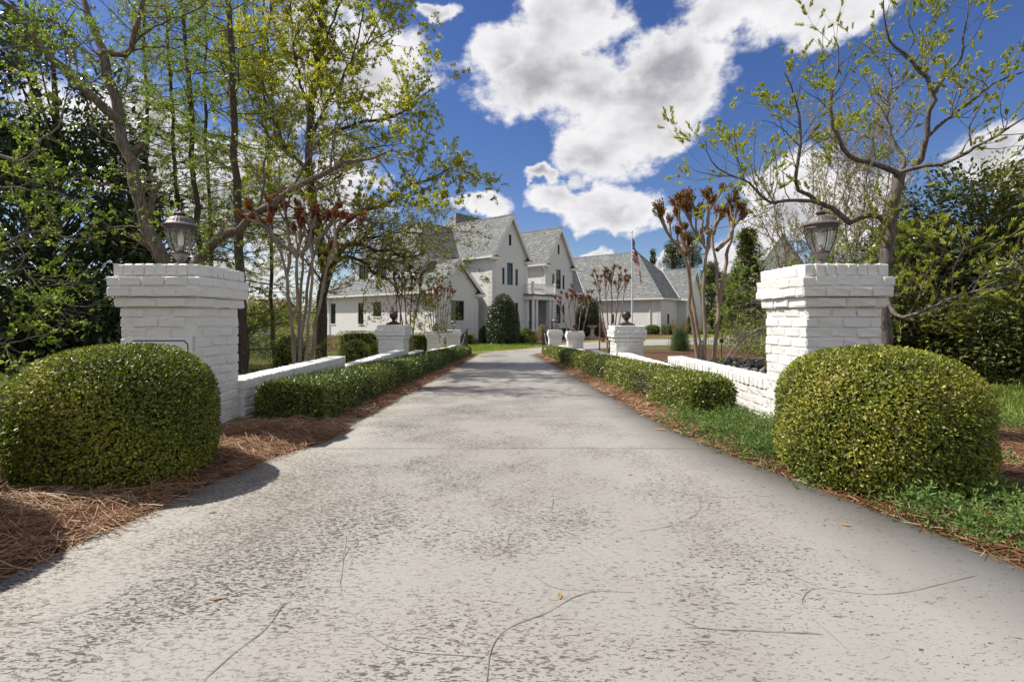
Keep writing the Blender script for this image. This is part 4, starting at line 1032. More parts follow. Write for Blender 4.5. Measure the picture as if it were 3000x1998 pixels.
rail.box((4.58, -1.03, 4.38), (8.26, -.95, 4.45)); rail.box((4.58, -1.03, zr + .10), (8.26, -.95, zr + .16)); rail.box((4.54, -.9, 4.38), (4.62, -.004, 4.45)); rail.box((4.54, -.9, zr + .1), (4.62, -.004, zr + .16))
bal = rail.build('balcony_railing', MT['white'], house)
for (u, v) in ((4.58, -.99), (8.26, -.99)):
    n = MB(H); n.box((u - .09, v - .09, zr), (u + .09, v + .09, 4.58)); n.box((u - .12, v - .12, 4.581), (u + .12, v + .12, 4.63)); n.build('newel_post', MT['white'], bal)
prof = [(.024, .16), (.03, .2), (.022, .25), (.045, .38), (.04, .5), (.024, .66), (.03, .74), (.024, .88)]
for u in np.linspace(4.76, 8.08, 24): MB(H).lathe(prof, (u, -.99, zr), 7).build('baluster', MT['white'], bal, True)
for v in np.linspace(-.82, -.1, 6): MB(H).lathe(prof, (4.58, v, zr), 7).build('baluster', MT['white'], bal, True)
ir = MB(H); ir.tube([(5.5, -.95, .95), (5.5, -1.2, .92), (5.5, -2.1, .35)], .022); ir.tube([(7.4, -.95, .95), (7.4, -1.2, .92), (7.4, -2.1, .35)], .022)
ir.tube([(4.8, -.25, .9), (4.8, -.85, .9)], .02); ir.tube([(7.6, -.95, .9), (8.0, -.95, .9)], .02); rl = ir.build('porch_rail', MT['iron'], house)
for (u, v, a, b) in [(5.5, -1.2 - .15 * k, .04 - .5 * (k / 6), .92 - .57 * (k / 6)) for k in range(7)] + [(7.4, -1.2 - .15 * k, .04 - .5 * (k / 6), .92 - .57 * (k / 6)) for k in range(7)] + [(4.8, -.3 - .1 * k, .04, .9) for k in range(6)] + [(7.62 + .075 * k, -.95, .04, .9) for k in range(6)]:
    MB(H).tube([(u, v, a), (u, v, b)], .011, 4).build('picket', MT['iron'], rl)

# neighbouring houses, far off
MT['roofpale'] = M('pale_roof', (0.36, 0.37, 0.38), (0.3, 0.31, 0.32), 3, .8)
def gablehouse(name, label, x0, x1, y0, y1, zb, ze, zr, wm, axis='x'):
    h = thing(name, label, 'house', ((x0 + x1) / 2, (y0 + y1) / 2, zb))
    m = MB(); m.box((x0, y0, zb), (x1, y1, ze))
    if axis == 'x': m.prism([(x0, y0 + .001, ze), (x0, y1 - .001, ze), (x0, (y0 + y1) / 2, zr)], (x1 - x0, 0, 0))
    else: m.prism([(x0 + .001, y0, ze), (x1 - .001, y0, ze), ((x0 + x1) / 2, y0, zr)], (0, y1 - y0, 0))
    m.build('wall', wm, h); o = .4; r_ = MB()
    if axis == 'x':
        for s in (-1, 1):
            ym = (y0 + y1) / 2; ye = y0 - o if s < 0 else y1 + o; zz = ze - (zr - ze) * o / (ym - y0)
            r_.prism([(x0 - o, ye, zz), (x0 - o, ym, zr + .02), (x0 - o, ym, zr + .2), (x0 - o, ye, zz + .18)], (x1 - x0 + 2 * o, 0, 0))
    else:
        for s in (-1, 1):
            xm = (x0 + x1) / 2; xe = x0 - o if s < 0 else x1 + o; zz = ze - (zr - ze) * o / (xm - x0)
            r_.prism([(xe, y0 - o, zz), (xm, y0 - o, zr + .02), (xm, y0 - o, zr + .2), (xe, y0 - o, zz + .18)], (0, y1 - y0 + 2 * o, 0))
    r_.build('roof', MT['roofpale'] if wm is not MT['farbrick'] else MT['farbrick'], h)
    for k in range(3):
        xw = x0 + (x1 - x0) * (.2 + .3 * k); w = MB(); w.box((xw, y0 - .03, zb + 1.2), (xw + 1.0, y0 + .02, zb + 2.8)); f = w.build('window', MT['winframe'], h)
        w = MB(); w.box((xw + .08, y0 - .045, zb + 1.28), (xw + .92, y0 - .032, zb + 2.72)); w.build('pane', MT['glass'], f)
    return h
gablehouse('neighbour_house', 'pale grey gabled house seen through bare branches behind the right pillar', PX(2232, 56), PX(2345, 56), 56, 68, -.3, CAMZ + 165 / F * 56, CAMZ + 245 / F * 56, MT['siding'], 'y')
gablehouse('far_house', 'low far house with a reddish roof beyond the fence on the left', PX(690, 85), PX(800, 85), 85, 96, 0, 2.4, 4.6, MT['farbrick'])

# flagpole with a limp flag
fy = 38.0; fx = PX(1851.5, fy); zbp = float(zg(fy)); zt = CAMZ + 252 / F * fy
fp = thing('flagpole', 'tall white flagpole on the right in front of the garage wing', 'flagpole', (fx, fy, zbp))
MB().tube([(fx, fy, zbp - .1), (fx, fy, zbp + 3), (fx, fy, zt)], [.062, .055, .035], 10).build('pole', MT['steel'], fp, True)
MB().lathe([(.01, 0), (.07, .03), (.085, .09), (.06, .15), (.01, .17)], (fx, fy, zt), 14).build('ball', MT['steel'], fp, True)
MB().lathe([(.09, 0), (.09, .12), (.065, .16)], (fx, fy, zbp), 14).build('collar', MT['steel'], fp, True)
MB().tube([(fx + .05, fy - .06, zbp + 1.2), (fx + .06, fy - .06, zt - .1)], .006, 4).build('halyard', MT['steel'], fp)
fl = thing('flag', 'limp red, white and blue striped flag hanging down the white pole', 'flag', (fx, fy, CAMZ))
z0f, z1f = CAMZ + 238 / F * fy, CAMZ + 98 / F * fy     # top and lowest tip
NU, NVv = 27, 40
V = []; Lh = 1.5
for i in range(NU):                     # across the hoist (stripes run along the fly)
    for j in range(NVv):
        s, t = i / (NU - 1), j / (NVv - 1)
        # hoist runs down the pole; the fly end drops beside it in folds
        fall = t ** 1.15
        x = fx + .01 + .58 * math.sin(min(1, t * 1.6) * 1.57) * (.55 + .45 * s) + .09 * math.sin(t * 13 + s * 3) * (.3 + t) + (.22 * max(0, t - .6) * s * 1.6)
        y = fy - .05 + .16 * math.sin(t * 17 + s * 5) * (.25 + t) + .05 * math.sin(s * 9)
        z = z0f - s * Lh * 1.15 - fall * ((z0f - z1f) - Lh * 1.15) + .04 * math.sin(t * 9)
        V.append((x, y, z))
def flagpart(name, mat, i0, i1, j0, j1):
    q = [(a * NVv + b, a * NVv + b + 1, (a + 1) * NVv + b + 1, (a + 1) * NVv + b) for a in range(i0, i1) for b in range(j0, j1)]
    o = npobj(name, V, quads=q, mat=mat, parent=fl, smooth=True); o.modifiers.new('cloth', 'SOLIDIFY').thickness = .006
    return o
MT['flagred'] = M('flag_red', (0.42, 0.025, 0.03), (0.36, 0.02, 0.025), 6, .8); MT['flagwhite'] = M('flag_white', (.72, .71, .70), (.66, .65, .65), 6, .8); MT['flagblue'] = M('flag_blue', (.016, .032, .19), (.012, .025, .15), 6, .8)
for k in range(13):
    j0 = 16 if k < 7 else 0
    flagpart('stripe', MT['flagred' if k % 2 == 0 else 'flagwhite'], k * 2, k * 2 + 2, j0, NVv - 1)
flagpart('canton', MT['flagblue'], 0, 14, 0, 16)
m = MB()
for k in range(26):
    row = k // 6; i = 1 + (k * 5) % 13; j = 1 + (k * 7 // 5) % 14; c = np.array(V[i * NVv + j]) + np.array([-.0, -.014, 0])
    a = [(c[0] + (.034 if q % 2 == 0 else .013) * math.sin(q * math.pi / 5), c[1], c[2] + (.034 if q % 2 == 0 else .013) * math.cos(q * math.pi / 5)) for q in range(10)]; m.poly(a)
m.build('stars', MT['flagwhite'], fl, recalc=False)

# iron gates at the end of the walls
def gate(cx, cy, w, h, label, ang):
    zb = float(zg(cy)); g = thing('iron_gate', label, 'gate', (cx, cy, zb), 'open iron gates'); ca, sa = math.cos(ang), math.sin(ang)
    T = lambda a, z: (cx + a * ca, cy + a * sa, zb + z)
    top = lambda a: h * (.72 + .28 * (a / w) ** 1.6)
    f = MB(); f.tube([T(0, .05), T(0, top(0))], .03, 5); f.tube([T(w, .05), T(w, top(w) + .05)], .03, 5); f.tube([T(0, .1), T(w, .1)], .022, 5); f.tube([T(a, top(a)) for a in np.linspace(0, w, 9)], .022, 5); f.tube([T(a, top(a) * .8) for a in np.linspace(0, w, 9)], .018, 5)
    f.build('frame', MT['iron'], g)
    for a in np.linspace(.1, w - .1, 14): MB().tube([T(a, .1), T(a, top(a))], .012, 4).build('bar', MT['iron'], g)
    MB().tube([T(w * .2 + .5 * w * t, h * .25 + .5 * h * t + .08 * math.sin(9 * t)) for t in np.linspace(0, 1, 12)], .016, 5).build('scroll', MT['steel'], g)
gate(PX(1608, 28), 28, 1.15, 1.55, 'open black iron gate beside the last right pillar', R(104))
gate(PX(1346, 28.6), 28.6, 1.1, 1.45, 'open black iron gate beside the last left pillar', R(70))

# iron fence with a brick pillar on the left, and a far run by the house
def fence(label, A, B, zf, h, gap, rad):
    A, B = np.array(A, float), np.array(B, float); n = int(np.linalg.norm(B - A) / gap); mid = (A + B) / 2
    f = thing('iron_fence', label, 'fence', (*mid, zf(mid[1])))
    me = None; r_ = MB()
    for z in (.14, h - .14): r_.tube([(A[0], A[1], zf(A[1]) + z), (B[0], B[1], zf(B[1]) + z)], rad * 1.4, 4)
    r_.build('rail', MT['iron'], f); hh = h
    m = MB(); m.tube([(0, 0, 0), (0, 0, h), (0, 0, h + .06)], [rad, rad, .001], 4); base = m.build('picket', MT['iron'], None); me = base.data; bpy.data.objects.remove(base)
    for k in range(n + 1):
        p = A + (B - A) * k / n; link('picket', me, f, (p[0] - mid[0], p[1] - mid[1], zf(p[1]) - zf(mid[1])))
fence('black iron picket fence left of the white fence pillar, behind low branches', (PX(560, 21.6), 21.6), (PX(745, 21.6), 21.6), zg, 1.12, .125, .011)
fence('black iron picket fence right of the white fence pillar, running behind the shrub', (PX(785, 21.6), 21.6), (PX(945, 25.0), 25.0), zg, 1.12, .125, .011)
fence('short black iron fence before the end of the white wing', (PX(944, 31), 31), (PX(1004, 31), 31), zg, 1.05, .14, .012)
pillar(PX(764, 21.8), 21.5, float(zg(21.8)) + .0, float(zg(21.8)) + 1.34, .50, 'slim white brick fence pillar between the two iron fence runs on the left', 'brick fence pillars', False)

# bird bath, pot, path light
bx, by = PX(1735, 42), 42.0; bz = float(zg(by))
b = thing('bird_bath', 'tan stone bird bath on a round slab before the second holly', 'bird bath', (bx, by, bz))
MB().lathe([(.62, 0), (.62, .16), (.58, .18)], (bx, by, bz), 20).build('slab', MT['stone'], b, True)
MB().lathe([(.30, .18), (.30, .30), (.20, .34), (.15, .5), (.17, .75), (.15, .86), (.2, .92)], (bx, by, bz), 16).build('pedestal', MT['stone'], b, True)
MB().lathe([(.18, .921), (.34, 1.0), (.46, 1.12), (.47, 1.16), (.43, 1.15), (.3, 1.06)], (bx, by, bz), 20).build('bowl', MT['stone'], b, True)
tx, ty = PX(1766, 38.5), 38.5; tz = float(zg(ty)); t = thing('flower_pot', 'small terracotta pot on the bed right of the bird bath', 'pot', (tx, ty, tz))
MB().lathe([(.12, 0), (.18, .22), (.21, .30), (.23, .30), (.23, .37), (.19, .37), (.17, .30)], (tx, ty, tz), 16).build('body', MT['terracotta'], t, True)
MB().lathe([(.001, .29), (.17, .305)], (tx, ty, tz), 16).build('soil', MT['mulch'], t)
lx, ly = PX(2114, 19), 19.0; lz = float(zg(ly)); l = thing('path_light', 'small copper path light beside the right crape stems', 'path light', (lx, ly, lz))
MB().tube([(lx, ly, lz), (lx, ly, lz + .75)], .018, 6).build('stem', MT['copper'], l)
MB().lathe([(.05, .75), (.075, .78), (.085, .92), (.05, .93)], (lx, ly, lz), 12).build('lamp', MT['copper'], l, True)
MB().lathe([(.12, .93), (.11, .95), (.05, 1.0), (.01, 1.05)], (lx, ly, lz), 14).build('hood', MT['copper'], l, True)

# ---------------------------------------------------------------- shrubs and hedges
def tintof(p, n, seed, spread=.22, base=.42, amp=.2, s=2.2):
    return np.clip(base + amp * 2 * (clusters(p, s, seed) - .5) + rng.normal(0, spread, n), 0, 1)
def revolve_pts(n, prof, rx, ry, h, lump, seed):
    t_, r_ = np.array(prof).T; 
    t = rng.random(n * 3); rr = np.interp(t, t_, r_); slope = np.gradient(np.interp(np.linspace(0, 1, 200), t_, r_)) * 199
    sl = np.interp(t, np.linspace(0, 1, 200), slope)
    w = rr * np.sqrt(1 + (sl * min(rx, ry) / h) ** 2); k = rng.random(n * 3) < w / w.max(); k = np.flatnonzero(k)[:n]
    t, rr, sl = t[k], rr[k], sl[k]; a = rng.random(len(t)) * 2 * np.pi
    L = 1 + lump * wave(a * 1.6 + np.cos(a) * 2, t * 4.0, 1.5, seed)
    p = np.stack([rx * rr * np.cos(a) * L, ry * rr * np.sin(a) * L, h * t * (1 + .3 * lump * wave(a, t, 2, seed + 1))], 1)
    nn = unit(np.stack([np.cos(a) * h / rx, np.sin(a) * h / ry, -sl], 1))
    return p, nn
BALL = [(0, .66), (.06, .80), (.16, .92), (.32, .99), (.52, 1), (.68, .97), (.80, .89), (.90, .73), (.96, .5), (1, .0)]
CONE = [(0, .78), (.05, .92), (.2, 1), (.4, .97), (.6, .86), (.75, .71), (.87, .5), (.95, .3), (1, 0)]
DOME = [(0, .8), (.1, .95), (.3, 1), (.55, .93), (.75, .77), (.9, .5), (1, 0)]
BOXY = [(0, .94), (.2, 1), (.8, .99), (.93, .93), (.98, .8), (1, 0)]
def core_mesh(r, prof, rx, ry, h, c, f=.86, mat='core', name='dark_core'):
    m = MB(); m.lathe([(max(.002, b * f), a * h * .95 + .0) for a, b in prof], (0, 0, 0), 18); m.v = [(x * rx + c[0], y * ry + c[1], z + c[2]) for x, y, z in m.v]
    return m.build(name, MT[mat], r, True)  # solid dark filler added behind the leaves to block see-through
def shrub(name, label, cat, x, y, rx, ry, h, n, L, W, mat='box', prof=BALL, lump=.05, depth=.10, group=None, zb=None, twigs=0, seed=1, fluff=.03, tint=(.22, .42, .2), droop=0., core='core', cf=.86):
    zb = float(zg(y)) if zb is None else zb
    r = thing(name, label, cat, (x, y, zb), group); c = np.array([x, y, zb])
    p, nn = revolve_pts(n, prof, rx, ry, h, lump, seed)
    off = fluff - depth * rng.random(len(p)) ** 1.7
    p = p + nn * off[:, None] * 1.0; p[:, 2] = np.maximum(p[:, 2], .012)
    d = unit(nn * .55 + rvec(len(p)) * .9 + np.array([0, 0, .25 - droop])); nr = unit(nn + rvec(len(p)) * .55 + np.array([0, 0, .3]))
    s = .7 + .6 * rng.random(len(p))
    V, T = leaves(p + c, d, nr, L * s, W * s)
    npobj('foliage', V, tris=T, mat=MT[mat], parent=r, tint=np.repeat(tintof(p, len(p), seed, *tint), 2))
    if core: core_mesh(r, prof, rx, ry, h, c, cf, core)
    if twigs:
        p, nn = revolve_pts(twigs, prof, rx, ry, h, lump, seed + 5); d = unit(nn + rvec(len(p)) * .8)
        a = p + c - nn * .16; Pt = np.stack([a, a + d * .08 + rvec(len(p)) * .015, a + d * .17 + nn * .02], 1); Rr = np.tile(np.array([.0035, .0028, .0016]), (len(p), 1))
        V, Q = tubes(Pt, Rr, 3); npobj('twigs', V, quads=Q, mat=MT['twigbrown'], parent=r)['kind'] = 'stuff'
    return r
shrub('boxwood_ball', 'big clipped round bush left of the drive, before the pillar with the plaque', 'bush', -2.63, 3.32, .55, .55, .935, 86000, .0215, .0115, twigs=1500, seed=3, zb=.015, lump=.05, depth=.17, tint=(.22, .43, .24, 5.5), cf=.80)
shrub('boxwood_ball', 'big clipped round bush right of the drive, yellower than its match', 'bush', 2.49, 3.28, .568, .56, .925, 86000, .0215, .0115, twigs=1500, seed=8, zb=.015, lump=.05, depth=.17, tint=(.22, .50, .24, 5.5), cf=.80)
src_ = bpy.data.objects['boxwood_ball']
c_ = src_.copy(); COL.objects.link(c_); c_.location = (-3.06, 2.12, .02); c_.rotation_euler = (0, 0, 2.1); c_.scale = (.88, .88, 1.22)
c_['label'] = 'round bush just beyond the left edge of the photo, casting its shadow on the drive'
for ch in src_.children:
    d_ = ch.copy(); COL.objects.link(d_); d_.parent = c_
shrub('loose_shrub', 'loose light green shrub cut off by the left edge of the photo', 'bush', -3.38, 2.98, .36, .5, .78, 2600, .045, .022, 'bright', DOME, .16, .22, seed=4, zb=.03, twigs=120, core=None)

def hedge(name, label, x0, x1, y0, y1, h, n, L, W, mat, seed, lump=.05, per=1.0, bare=0):
    r = thing(name, label, 'hedge', ((x0 + x1) / 2, (y0 + y1) / 2, float(zg((y0 + y1) / 2))), 'long clipped hedges beside the drive')
    # nearer stretches carry more leaves
    t = rng.random(n * 2); y = y0 + (y1 - y0) * t ** 1.75; k = rng.random(n * 2) < .5; y = y[k]; n = len(y)
    W_ = (x1 - x0) / 2; per_ = 2 * h + 2 * W_; u = rng.random(n) * per_          # walk the cross-section: left side, top, right side
    cx = np.where(u < h, -1, np.where(u < h + 2 * W_, (u - h) / W_ - 1, 1.0)); cz = np.where(u < h, u / h, np.where(u < h + 2 * W_, 1.0, (per_ - u) / h)) * 2 - 1
    nn = unit(np.stack([np.sign(cx) * np.abs(cx) ** 6, np.zeros(n), np.maximum(cz, 0) ** 6], 1) + 1e-4)
    rc = np.clip((np.abs(cx) ** 6 + np.maximum(cz, 0) ** 6) - 1.0, 0, 1); cx = cx * (1 - .13 * rc); cz = cz * (1 - .13 * rc * (cz > 0))
    a = u / per_ * 6.28
    end = rng.random(n) < .045; k = np.flatnonzero(end); cx[k] = rng.uniform(-.95, .95, len(k)); cz[k] = rng.uniform(-1, .95, len(k)); y[k] = np.where(rng.random(len(k)) < .75, y0, y1)
    Lm = 1 + lump * wave(y * 3.2 / per, a * 1.2, 1.3, seed) + lump * .8 * np.sin(y * 2 * np.pi / per)
    x = (x0 + x1) / 2 + (x1 - x0) / 2 * cx * Lm; z = h * .52 + h * .48 * cz * (1 + lump * .7 * wave(y * 2.2, x * 3, 1.4, seed + 2))
    nn[k] = np.array([0, -1, .2]) * np.where(y[k] < (y0 + y1) / 2, 1, -1)[:, None]
    round_ = np.clip(1 - (y - y0) / .45, 0, 1) ** 2 * (.30 if per > 1.4 else .10)
    x = (x0 + x1) / 2 + (x - (x0 + x1) / 2) * (1 - round_ * .8); z = z * (1 - round_ * .35)
    p = np.stack([x, y, zg(y) + np.maximum(z, .02)], 1) + nn * (.03 - .12 * rng.random(n) ** 1.6)[:, None]
    if bare:
        bz = np.sin(y * 1.9 + 1.2) + .8 * np.sin(y * 4.3 + 2); k = ~((bz > .62) & (p[:, 0] < (x0 + x1) / 2) & (z < h * .85) & (rng.random(n) < .72) & (y < 17)); p, nn, y, z = p[k], nn[k], y[k], z[k]; n = len(p)
    d = unit(nn * .5 + rvec(n) * .9 + np.array([0, 0, .3])); s = (.7 + .6 * rng.random(n)) * np.clip(.9 + (y - 5) * .06, .9, 2.0)
    V, T = leaves(p, d, unit(nn + rvec(n) * .6 + np.array([0, 0, .3])), L * s, W * s)
    npobj('foliage', V, tris=T, mat=MT[mat], parent=r, tint=np.repeat(tintof(p, n, seed, .22, .4, .2, 1.6), 2))
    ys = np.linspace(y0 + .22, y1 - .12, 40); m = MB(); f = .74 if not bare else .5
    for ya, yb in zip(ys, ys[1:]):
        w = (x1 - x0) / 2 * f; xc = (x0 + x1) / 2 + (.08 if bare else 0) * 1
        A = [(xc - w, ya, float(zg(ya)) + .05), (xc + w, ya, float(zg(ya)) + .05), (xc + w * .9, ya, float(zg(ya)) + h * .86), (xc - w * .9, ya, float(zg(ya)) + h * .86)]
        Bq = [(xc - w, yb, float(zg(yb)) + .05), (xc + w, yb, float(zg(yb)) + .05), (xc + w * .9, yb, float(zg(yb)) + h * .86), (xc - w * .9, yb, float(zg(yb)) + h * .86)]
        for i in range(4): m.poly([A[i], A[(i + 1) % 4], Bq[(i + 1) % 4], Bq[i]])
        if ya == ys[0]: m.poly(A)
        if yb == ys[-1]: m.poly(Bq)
    m.build('dark_core', MT['core'], r)  # added solid dark core, closes the view through the hedge
    nt = 2600 if bare else 500
    y = y0 + (y1 - y0) * rng.random(nt) ** 1.6; bz = np.sin(y * 1.9 + 1.2) + .8 * np.sin(y * 4.3 + 2)
    if bare: y = y[(bz > .3) & (y < 18)]
    nt = len(y); xs = (x0 + x1) / 2 + (x1 - x0) * .25 * rng.normal(0, .5, nt); b = np.stack([xs, y, zg(y) + .05 + .1 * rng.random(nt)], 1)
    d = unit(np.stack([rng.normal(-.35 if bare else 0, .5, nt), rng.normal(0, .45, nt), .4 + rng.random(nt)], 1)); ln = (h * (.5 + .5 * rng.random(nt)))[:, None]
    Pt = np.stack([b, b + d * ln * .35 + rvec(nt) * .02, b + d * ln * .7 + rvec(nt) * .04, b + d * ln + rvec(nt) * .05], 1)
    V, Q = tubes(Pt, np.tile(np.array([.006, .005, .0035, .002]), (nt, 1)), 3); npobj('twigs', V, quads=Q, mat=MT['twig' if bare else 'twigbrown'], parent=r)['kind'] = 'stuff'
    return r
hedge('clipped_hedge', 'long dark green clipped hedge along the left side of the drive', -2.64, -1.95, 5.12, 26.3, .475, 62000, .039, .0175, 'hedge', 21, .05, 1.15)
hedge('clipped_hedge', 'long yellowish hedge with bare grey twigs along the right side of the drive', 1.98, 2.52, 5.28, 26.5, .51, 62000, .039, .0185, 'hedgeR', 22, .09, 1.5, 1)
# bushes round the house
def S(name, label, px0, px1, pyt, Y, n, L, mat, prof=BALL, cat='bush', group=None, seed=1, W=None, lump=.06, depth=.15, ryf=1.0, zb=None, **kw):
    x = PX((px0 + px1) / 2, Y); rx = (px1 - px0) / 2 / F * Y; zb = float(zg(Y)) if zb is None else zb; h = CAMZ - (pyt - CY) / F * Y - zb
    return shrub(name, label, cat, x, Y, rx, rx * ryf, h, n, L, W or L * .5, mat, prof, lump, depth, group, zb, seed=seed, **kw)
GB = 'clipped bushes before the house'
S('holly_cone', 'tall dome shaped holly left of the porch before the first gable', 1424, 1523, 860, 37.6, 15000, .10, 'holly', CONE, 'holly', None, 5, depth=.3)
S('holly_cone', 'tall dark holly right of the porch behind the pruned crape stems', 1684, 1761, 866, 45.0, 12000, .10, 'holly', CONE, 'holly', None, 6, depth=.3)
S('round_bush', 'domed green bush right behind the tall holly by the porch', 1522, 1560, 959, 40.5, 4200, .07, 'bright', DOME, group=GB, seed=7)
S('round_bush', 'small round bush tucked between the tall holly and its lower neighbour', 1522, 1549, 980, 38.6, 2600, .07, 'hedge', BALL, group=GB, seed=8)
S('round_bush', 'lowest round bush at the lawn edge before the porch', 1538, 1571, 985, 37.6, 3400, .07, 'olive', BALL, group=GB, seed=9)
S('twiggy_shrub', 'brownish twiggy shrub before the porch columns', 1570, 1606, 949, 40.6, 1700, .08, 'tanleaf', DOME, seed=10, core=None, twigs=300, depth=.5)
S('low_bush', 'dark low bush right of the porch under the gable window', 1632, 1680, 962, 43.5, 3000, .08, 'holly', DOME, group=GB, seed=11)
S('low_hedge', 'bright clipped low hedge left of the tall holly, behind the left gate', 1310, 1392, 978, 36.3, 6500, .07, 'bright', BOXY, 'hedge', None, 12, ryf=.35)
S('low_bush', 'dark shrub joining the left foot of the tall holly', 1404, 1448, 952, 38.6, 3600, .09, 'holly', DOME, group=GB, seed=13)
S('low_hedge', 'wide green hedge before the white wing, left of the nearer ball pillar', 990, 1112, 972, 23.5, 15000, .06, 'bright', BOXY, 'hedge', None, 14, ryf=.5)
S('low_hedge', 'dark clipped hedge between the two left ball pillars', 1196, 1262, 978, 27.5, 6000, .06, 'bright', BOXY, 'hedge', None, 15, ryf=.6)
S('pale_shrub', 'pale olive rounded shrub behind the left wall step', 998, 1086, 994, 17.0, 8500, .05, 'olive', DOME, seed=16, depth=.3, twigs=260, zb=-.62)
S('photinia', 'yellow green shrub with reddish tips under the left crape stems', 806, 898, 985, 14.5, 6000, .075, 'bright', DOME, seed=17, lump=.2, depth=.4, W=.035, zb=-.55)
GC = 'clipped bushes at the corner of the garage wing'
S('round_bush', 'round clipped bush left of the garage corner', 1891, 1933, 953, 49.3, 4200, .08, 'hedge', BALL, group=GC, seed=18)
S('round_bush', 'round clipped bush right of the garage corner under the slit window', 1939, 1983, 951, 48.6, 4200, .08, 'hedge', BALL, group=GC, seed=19)
S('round_bush', 'dark bush at the foot of the garage end gable', 2003, 2030, 950, 50.5, 2600, .08, 'holly', BALL, group=GC, seed=20)
S('conical_bush', 'narrow dark evergreen standing against the garage end gable', 2012, 2044, 912, 51.0, 3000, .09, 'holly', CONE, seed=21)
S('low_hedge', 'low dark hedge at the garage end behind the crape stems', 2022, 2110, 966, 49.5, 5600, .08, 'hedge', DOME, 'hedge', None, 22, ryf=.4)
S('tall_hedge', 'tall clipped green hedge far right beyond the parking apron', 2120, 2290, 908, 54, 12000, .12, 'bright', [(0, .95), (.3, 1), (.85, 1), (.96, .92), (1, 0)], 'hedge', None, 23, ryf=.25)
S('low_bush', 'small shrub at the foot of the garage wall beside the ball finial', 1858, 1882, 968, 49.5, 500, .1, 'bright', DOME, seed=24, core=None, twigs=60, depth=.4)
S('japanese_maple', 'small red leaved maple at the foot of the second holly', 1752, 1776, 930, 43.0, 900, .08, 'red', DOME, 'tree', None, 25, core=None, twigs=120, depth=.6)
S('young_pine', 'small fluffy blue green pine standing in the mulch bed by the right road', 1968, 2016, 964, 31.5, 9000, .17, 'juniper', CONE, 'pine', None, 26, W=.009, lump=.12, depth=.4, tint=(.15, .10, .2), cf=.6)
r = thing('ornamental_grass', 'dry tan grass stalks behind the small pine', 'grass clump', (PX(1990, 33), 33, float(zg(33))))
n = 90; b = np.stack([PX(1990, 33) + rng.normal(0, .28, n), 33 + rng.normal(0, .3, n), np.full(n, float(zg(33)))], 1); d = unit(np.stack([rng.normal(0, .1, n), rng.normal(0, .1, n), np.ones(n)], 1)); ln = (1.5 + .6 * rng.random(n))[:, None]
V, Q = tubes(np.stack([b, b + d * ln * .5, b + d * ln], 1), np.tile(np.array([.010, .009, .013]), (n, 1)), 3); npobj('stalks', V, quads=Q, mat=MT['drygrass'], parent=r)

# ---------------------------------------------------------------- trees
def tree(name, label, limbs, lv, leaf, bark, cat='tree', group=None, base=None, n=16, k=9, wob=.012, thin=1.0, twig='twigtan'):
    """limbs: list of (points, r0, r1); lv: list of dicts for children(); leaf: dict(mat, per, L, W, tint ...)"""
    Pt = np.stack([catmull(l[0], n) for l in limbs]); L = np.linalg.norm(np.diff(Pt, axis=1), axis=2).sum(1)
    Pt[:, 1:-1] += rng.normal(0, 1, Pt[:, 1:-1].shape) * (wob * L)[:, None, None] * .5
    Rd = np.stack([np.linspace(1, 0, n) ** .9 * (l[1] - l[2]) + l[2] for l in limbs])
    Rd *= (1 + rng.normal(0, .05, Rd.shape)) * thin
    if base is None: base = Pt[0, 0]
    r = thing(name, label, cat, (float(base[0]), float(base[1]), float(zg(base[1]))), group)
    geo = [tubes(Pt, Rd, k)]; src, srcR = Pt, Rd; pools = []
    for q, s in enumerate(lv):
        s = dict(s); use = s.pop('use', None); kk = s.pop('k', 4 if q == 0 else 3)
        if use is not None: src, srcR = Pt[use], Rd[use]
        c = children(src, srcR, **s)
        if c is None: continue
        src, srcR = c; geo.append(tubes(src, srcR, kk)); pools.append((src, srcR))
    V, Q = join(geo[:2]); tk = npobj('trunk', V, quads=Q, mat=MT[bark], parent=r, smooth=True)
    if len(geo) > 2: V, Q = join(geo[2:]); npobj('twigs', V, quads=Q, mat=MT[twig], parent=r, smooth=True)['kind'] = 'stuff'
    tints, lv_, lt_ = [], [], []; o = 0
    for lf in (leaf if isinstance(leaf, list) else [leaf]):
        src = pools[lf.get('pool', -1)][0]; m = rng.poisson(lf['per'], len(src)); idx = np.repeat(np.arange(len(src)), m)
        t = lf.get('t0', .25) + (1 - lf.get('t0', .25)) * rng.random(len(idx)); p, tan = at_t(src, idx, t)
        if 'keep' in lf: kq = lf['keep'](p); p, tan = p[kq], tan[kq]
        if lf.get('jit'): p = p + rvec(len(p)) * lf['jit'] * rng.random(len(p))[:, None]
        d = unit(tan * lf.get('along', .5) + rvec(len(p)) + np.array([0, 0, lf.get('up', .1)])); s = .6 + .8 * rng.random(len(p))
        vv, tt = leaves(p, d, rvec(len(p)) * .8 + np.array([0, 0, .7]), lf['L'] * s, lf['W'] * s)
        cr = npobj(lf.get('name', 'crown'), vv, tris=tt, mat=MT[lf['mat']], parent=r, tint=np.repeat(tintof(p, len(p), lf.get('seed', 5), *lf.get('tint', (.24, .45, .18, .7))), 2))
    return r
def PL(Y, pts, dy=0.0):
    "limb through pixels of the photograph at depth Y (dy: change of depth along the limb)"
    m = len(pts); return [P(a, b, Y + dy * i / max(1, m - 1)) for i, (a, b) in enumerate(pts)]
def z1(pts): return [(x / 2.24, y / 2.24) for x, y in pts]
def z5(pts): return [(x / 1.568, y / 1.568) for x, y in pts]
def z2(pts): return [(600 + x / 2.24, y / 2.24) for x, y in pts]
def z8(pts): return [(2000 + x / 2.355, y / 2.355) for x, y in pts]
def gpt(px, Y): return P(px, CY + (CAMZ - float(zg(Y))) / Y * F + 4, Y)

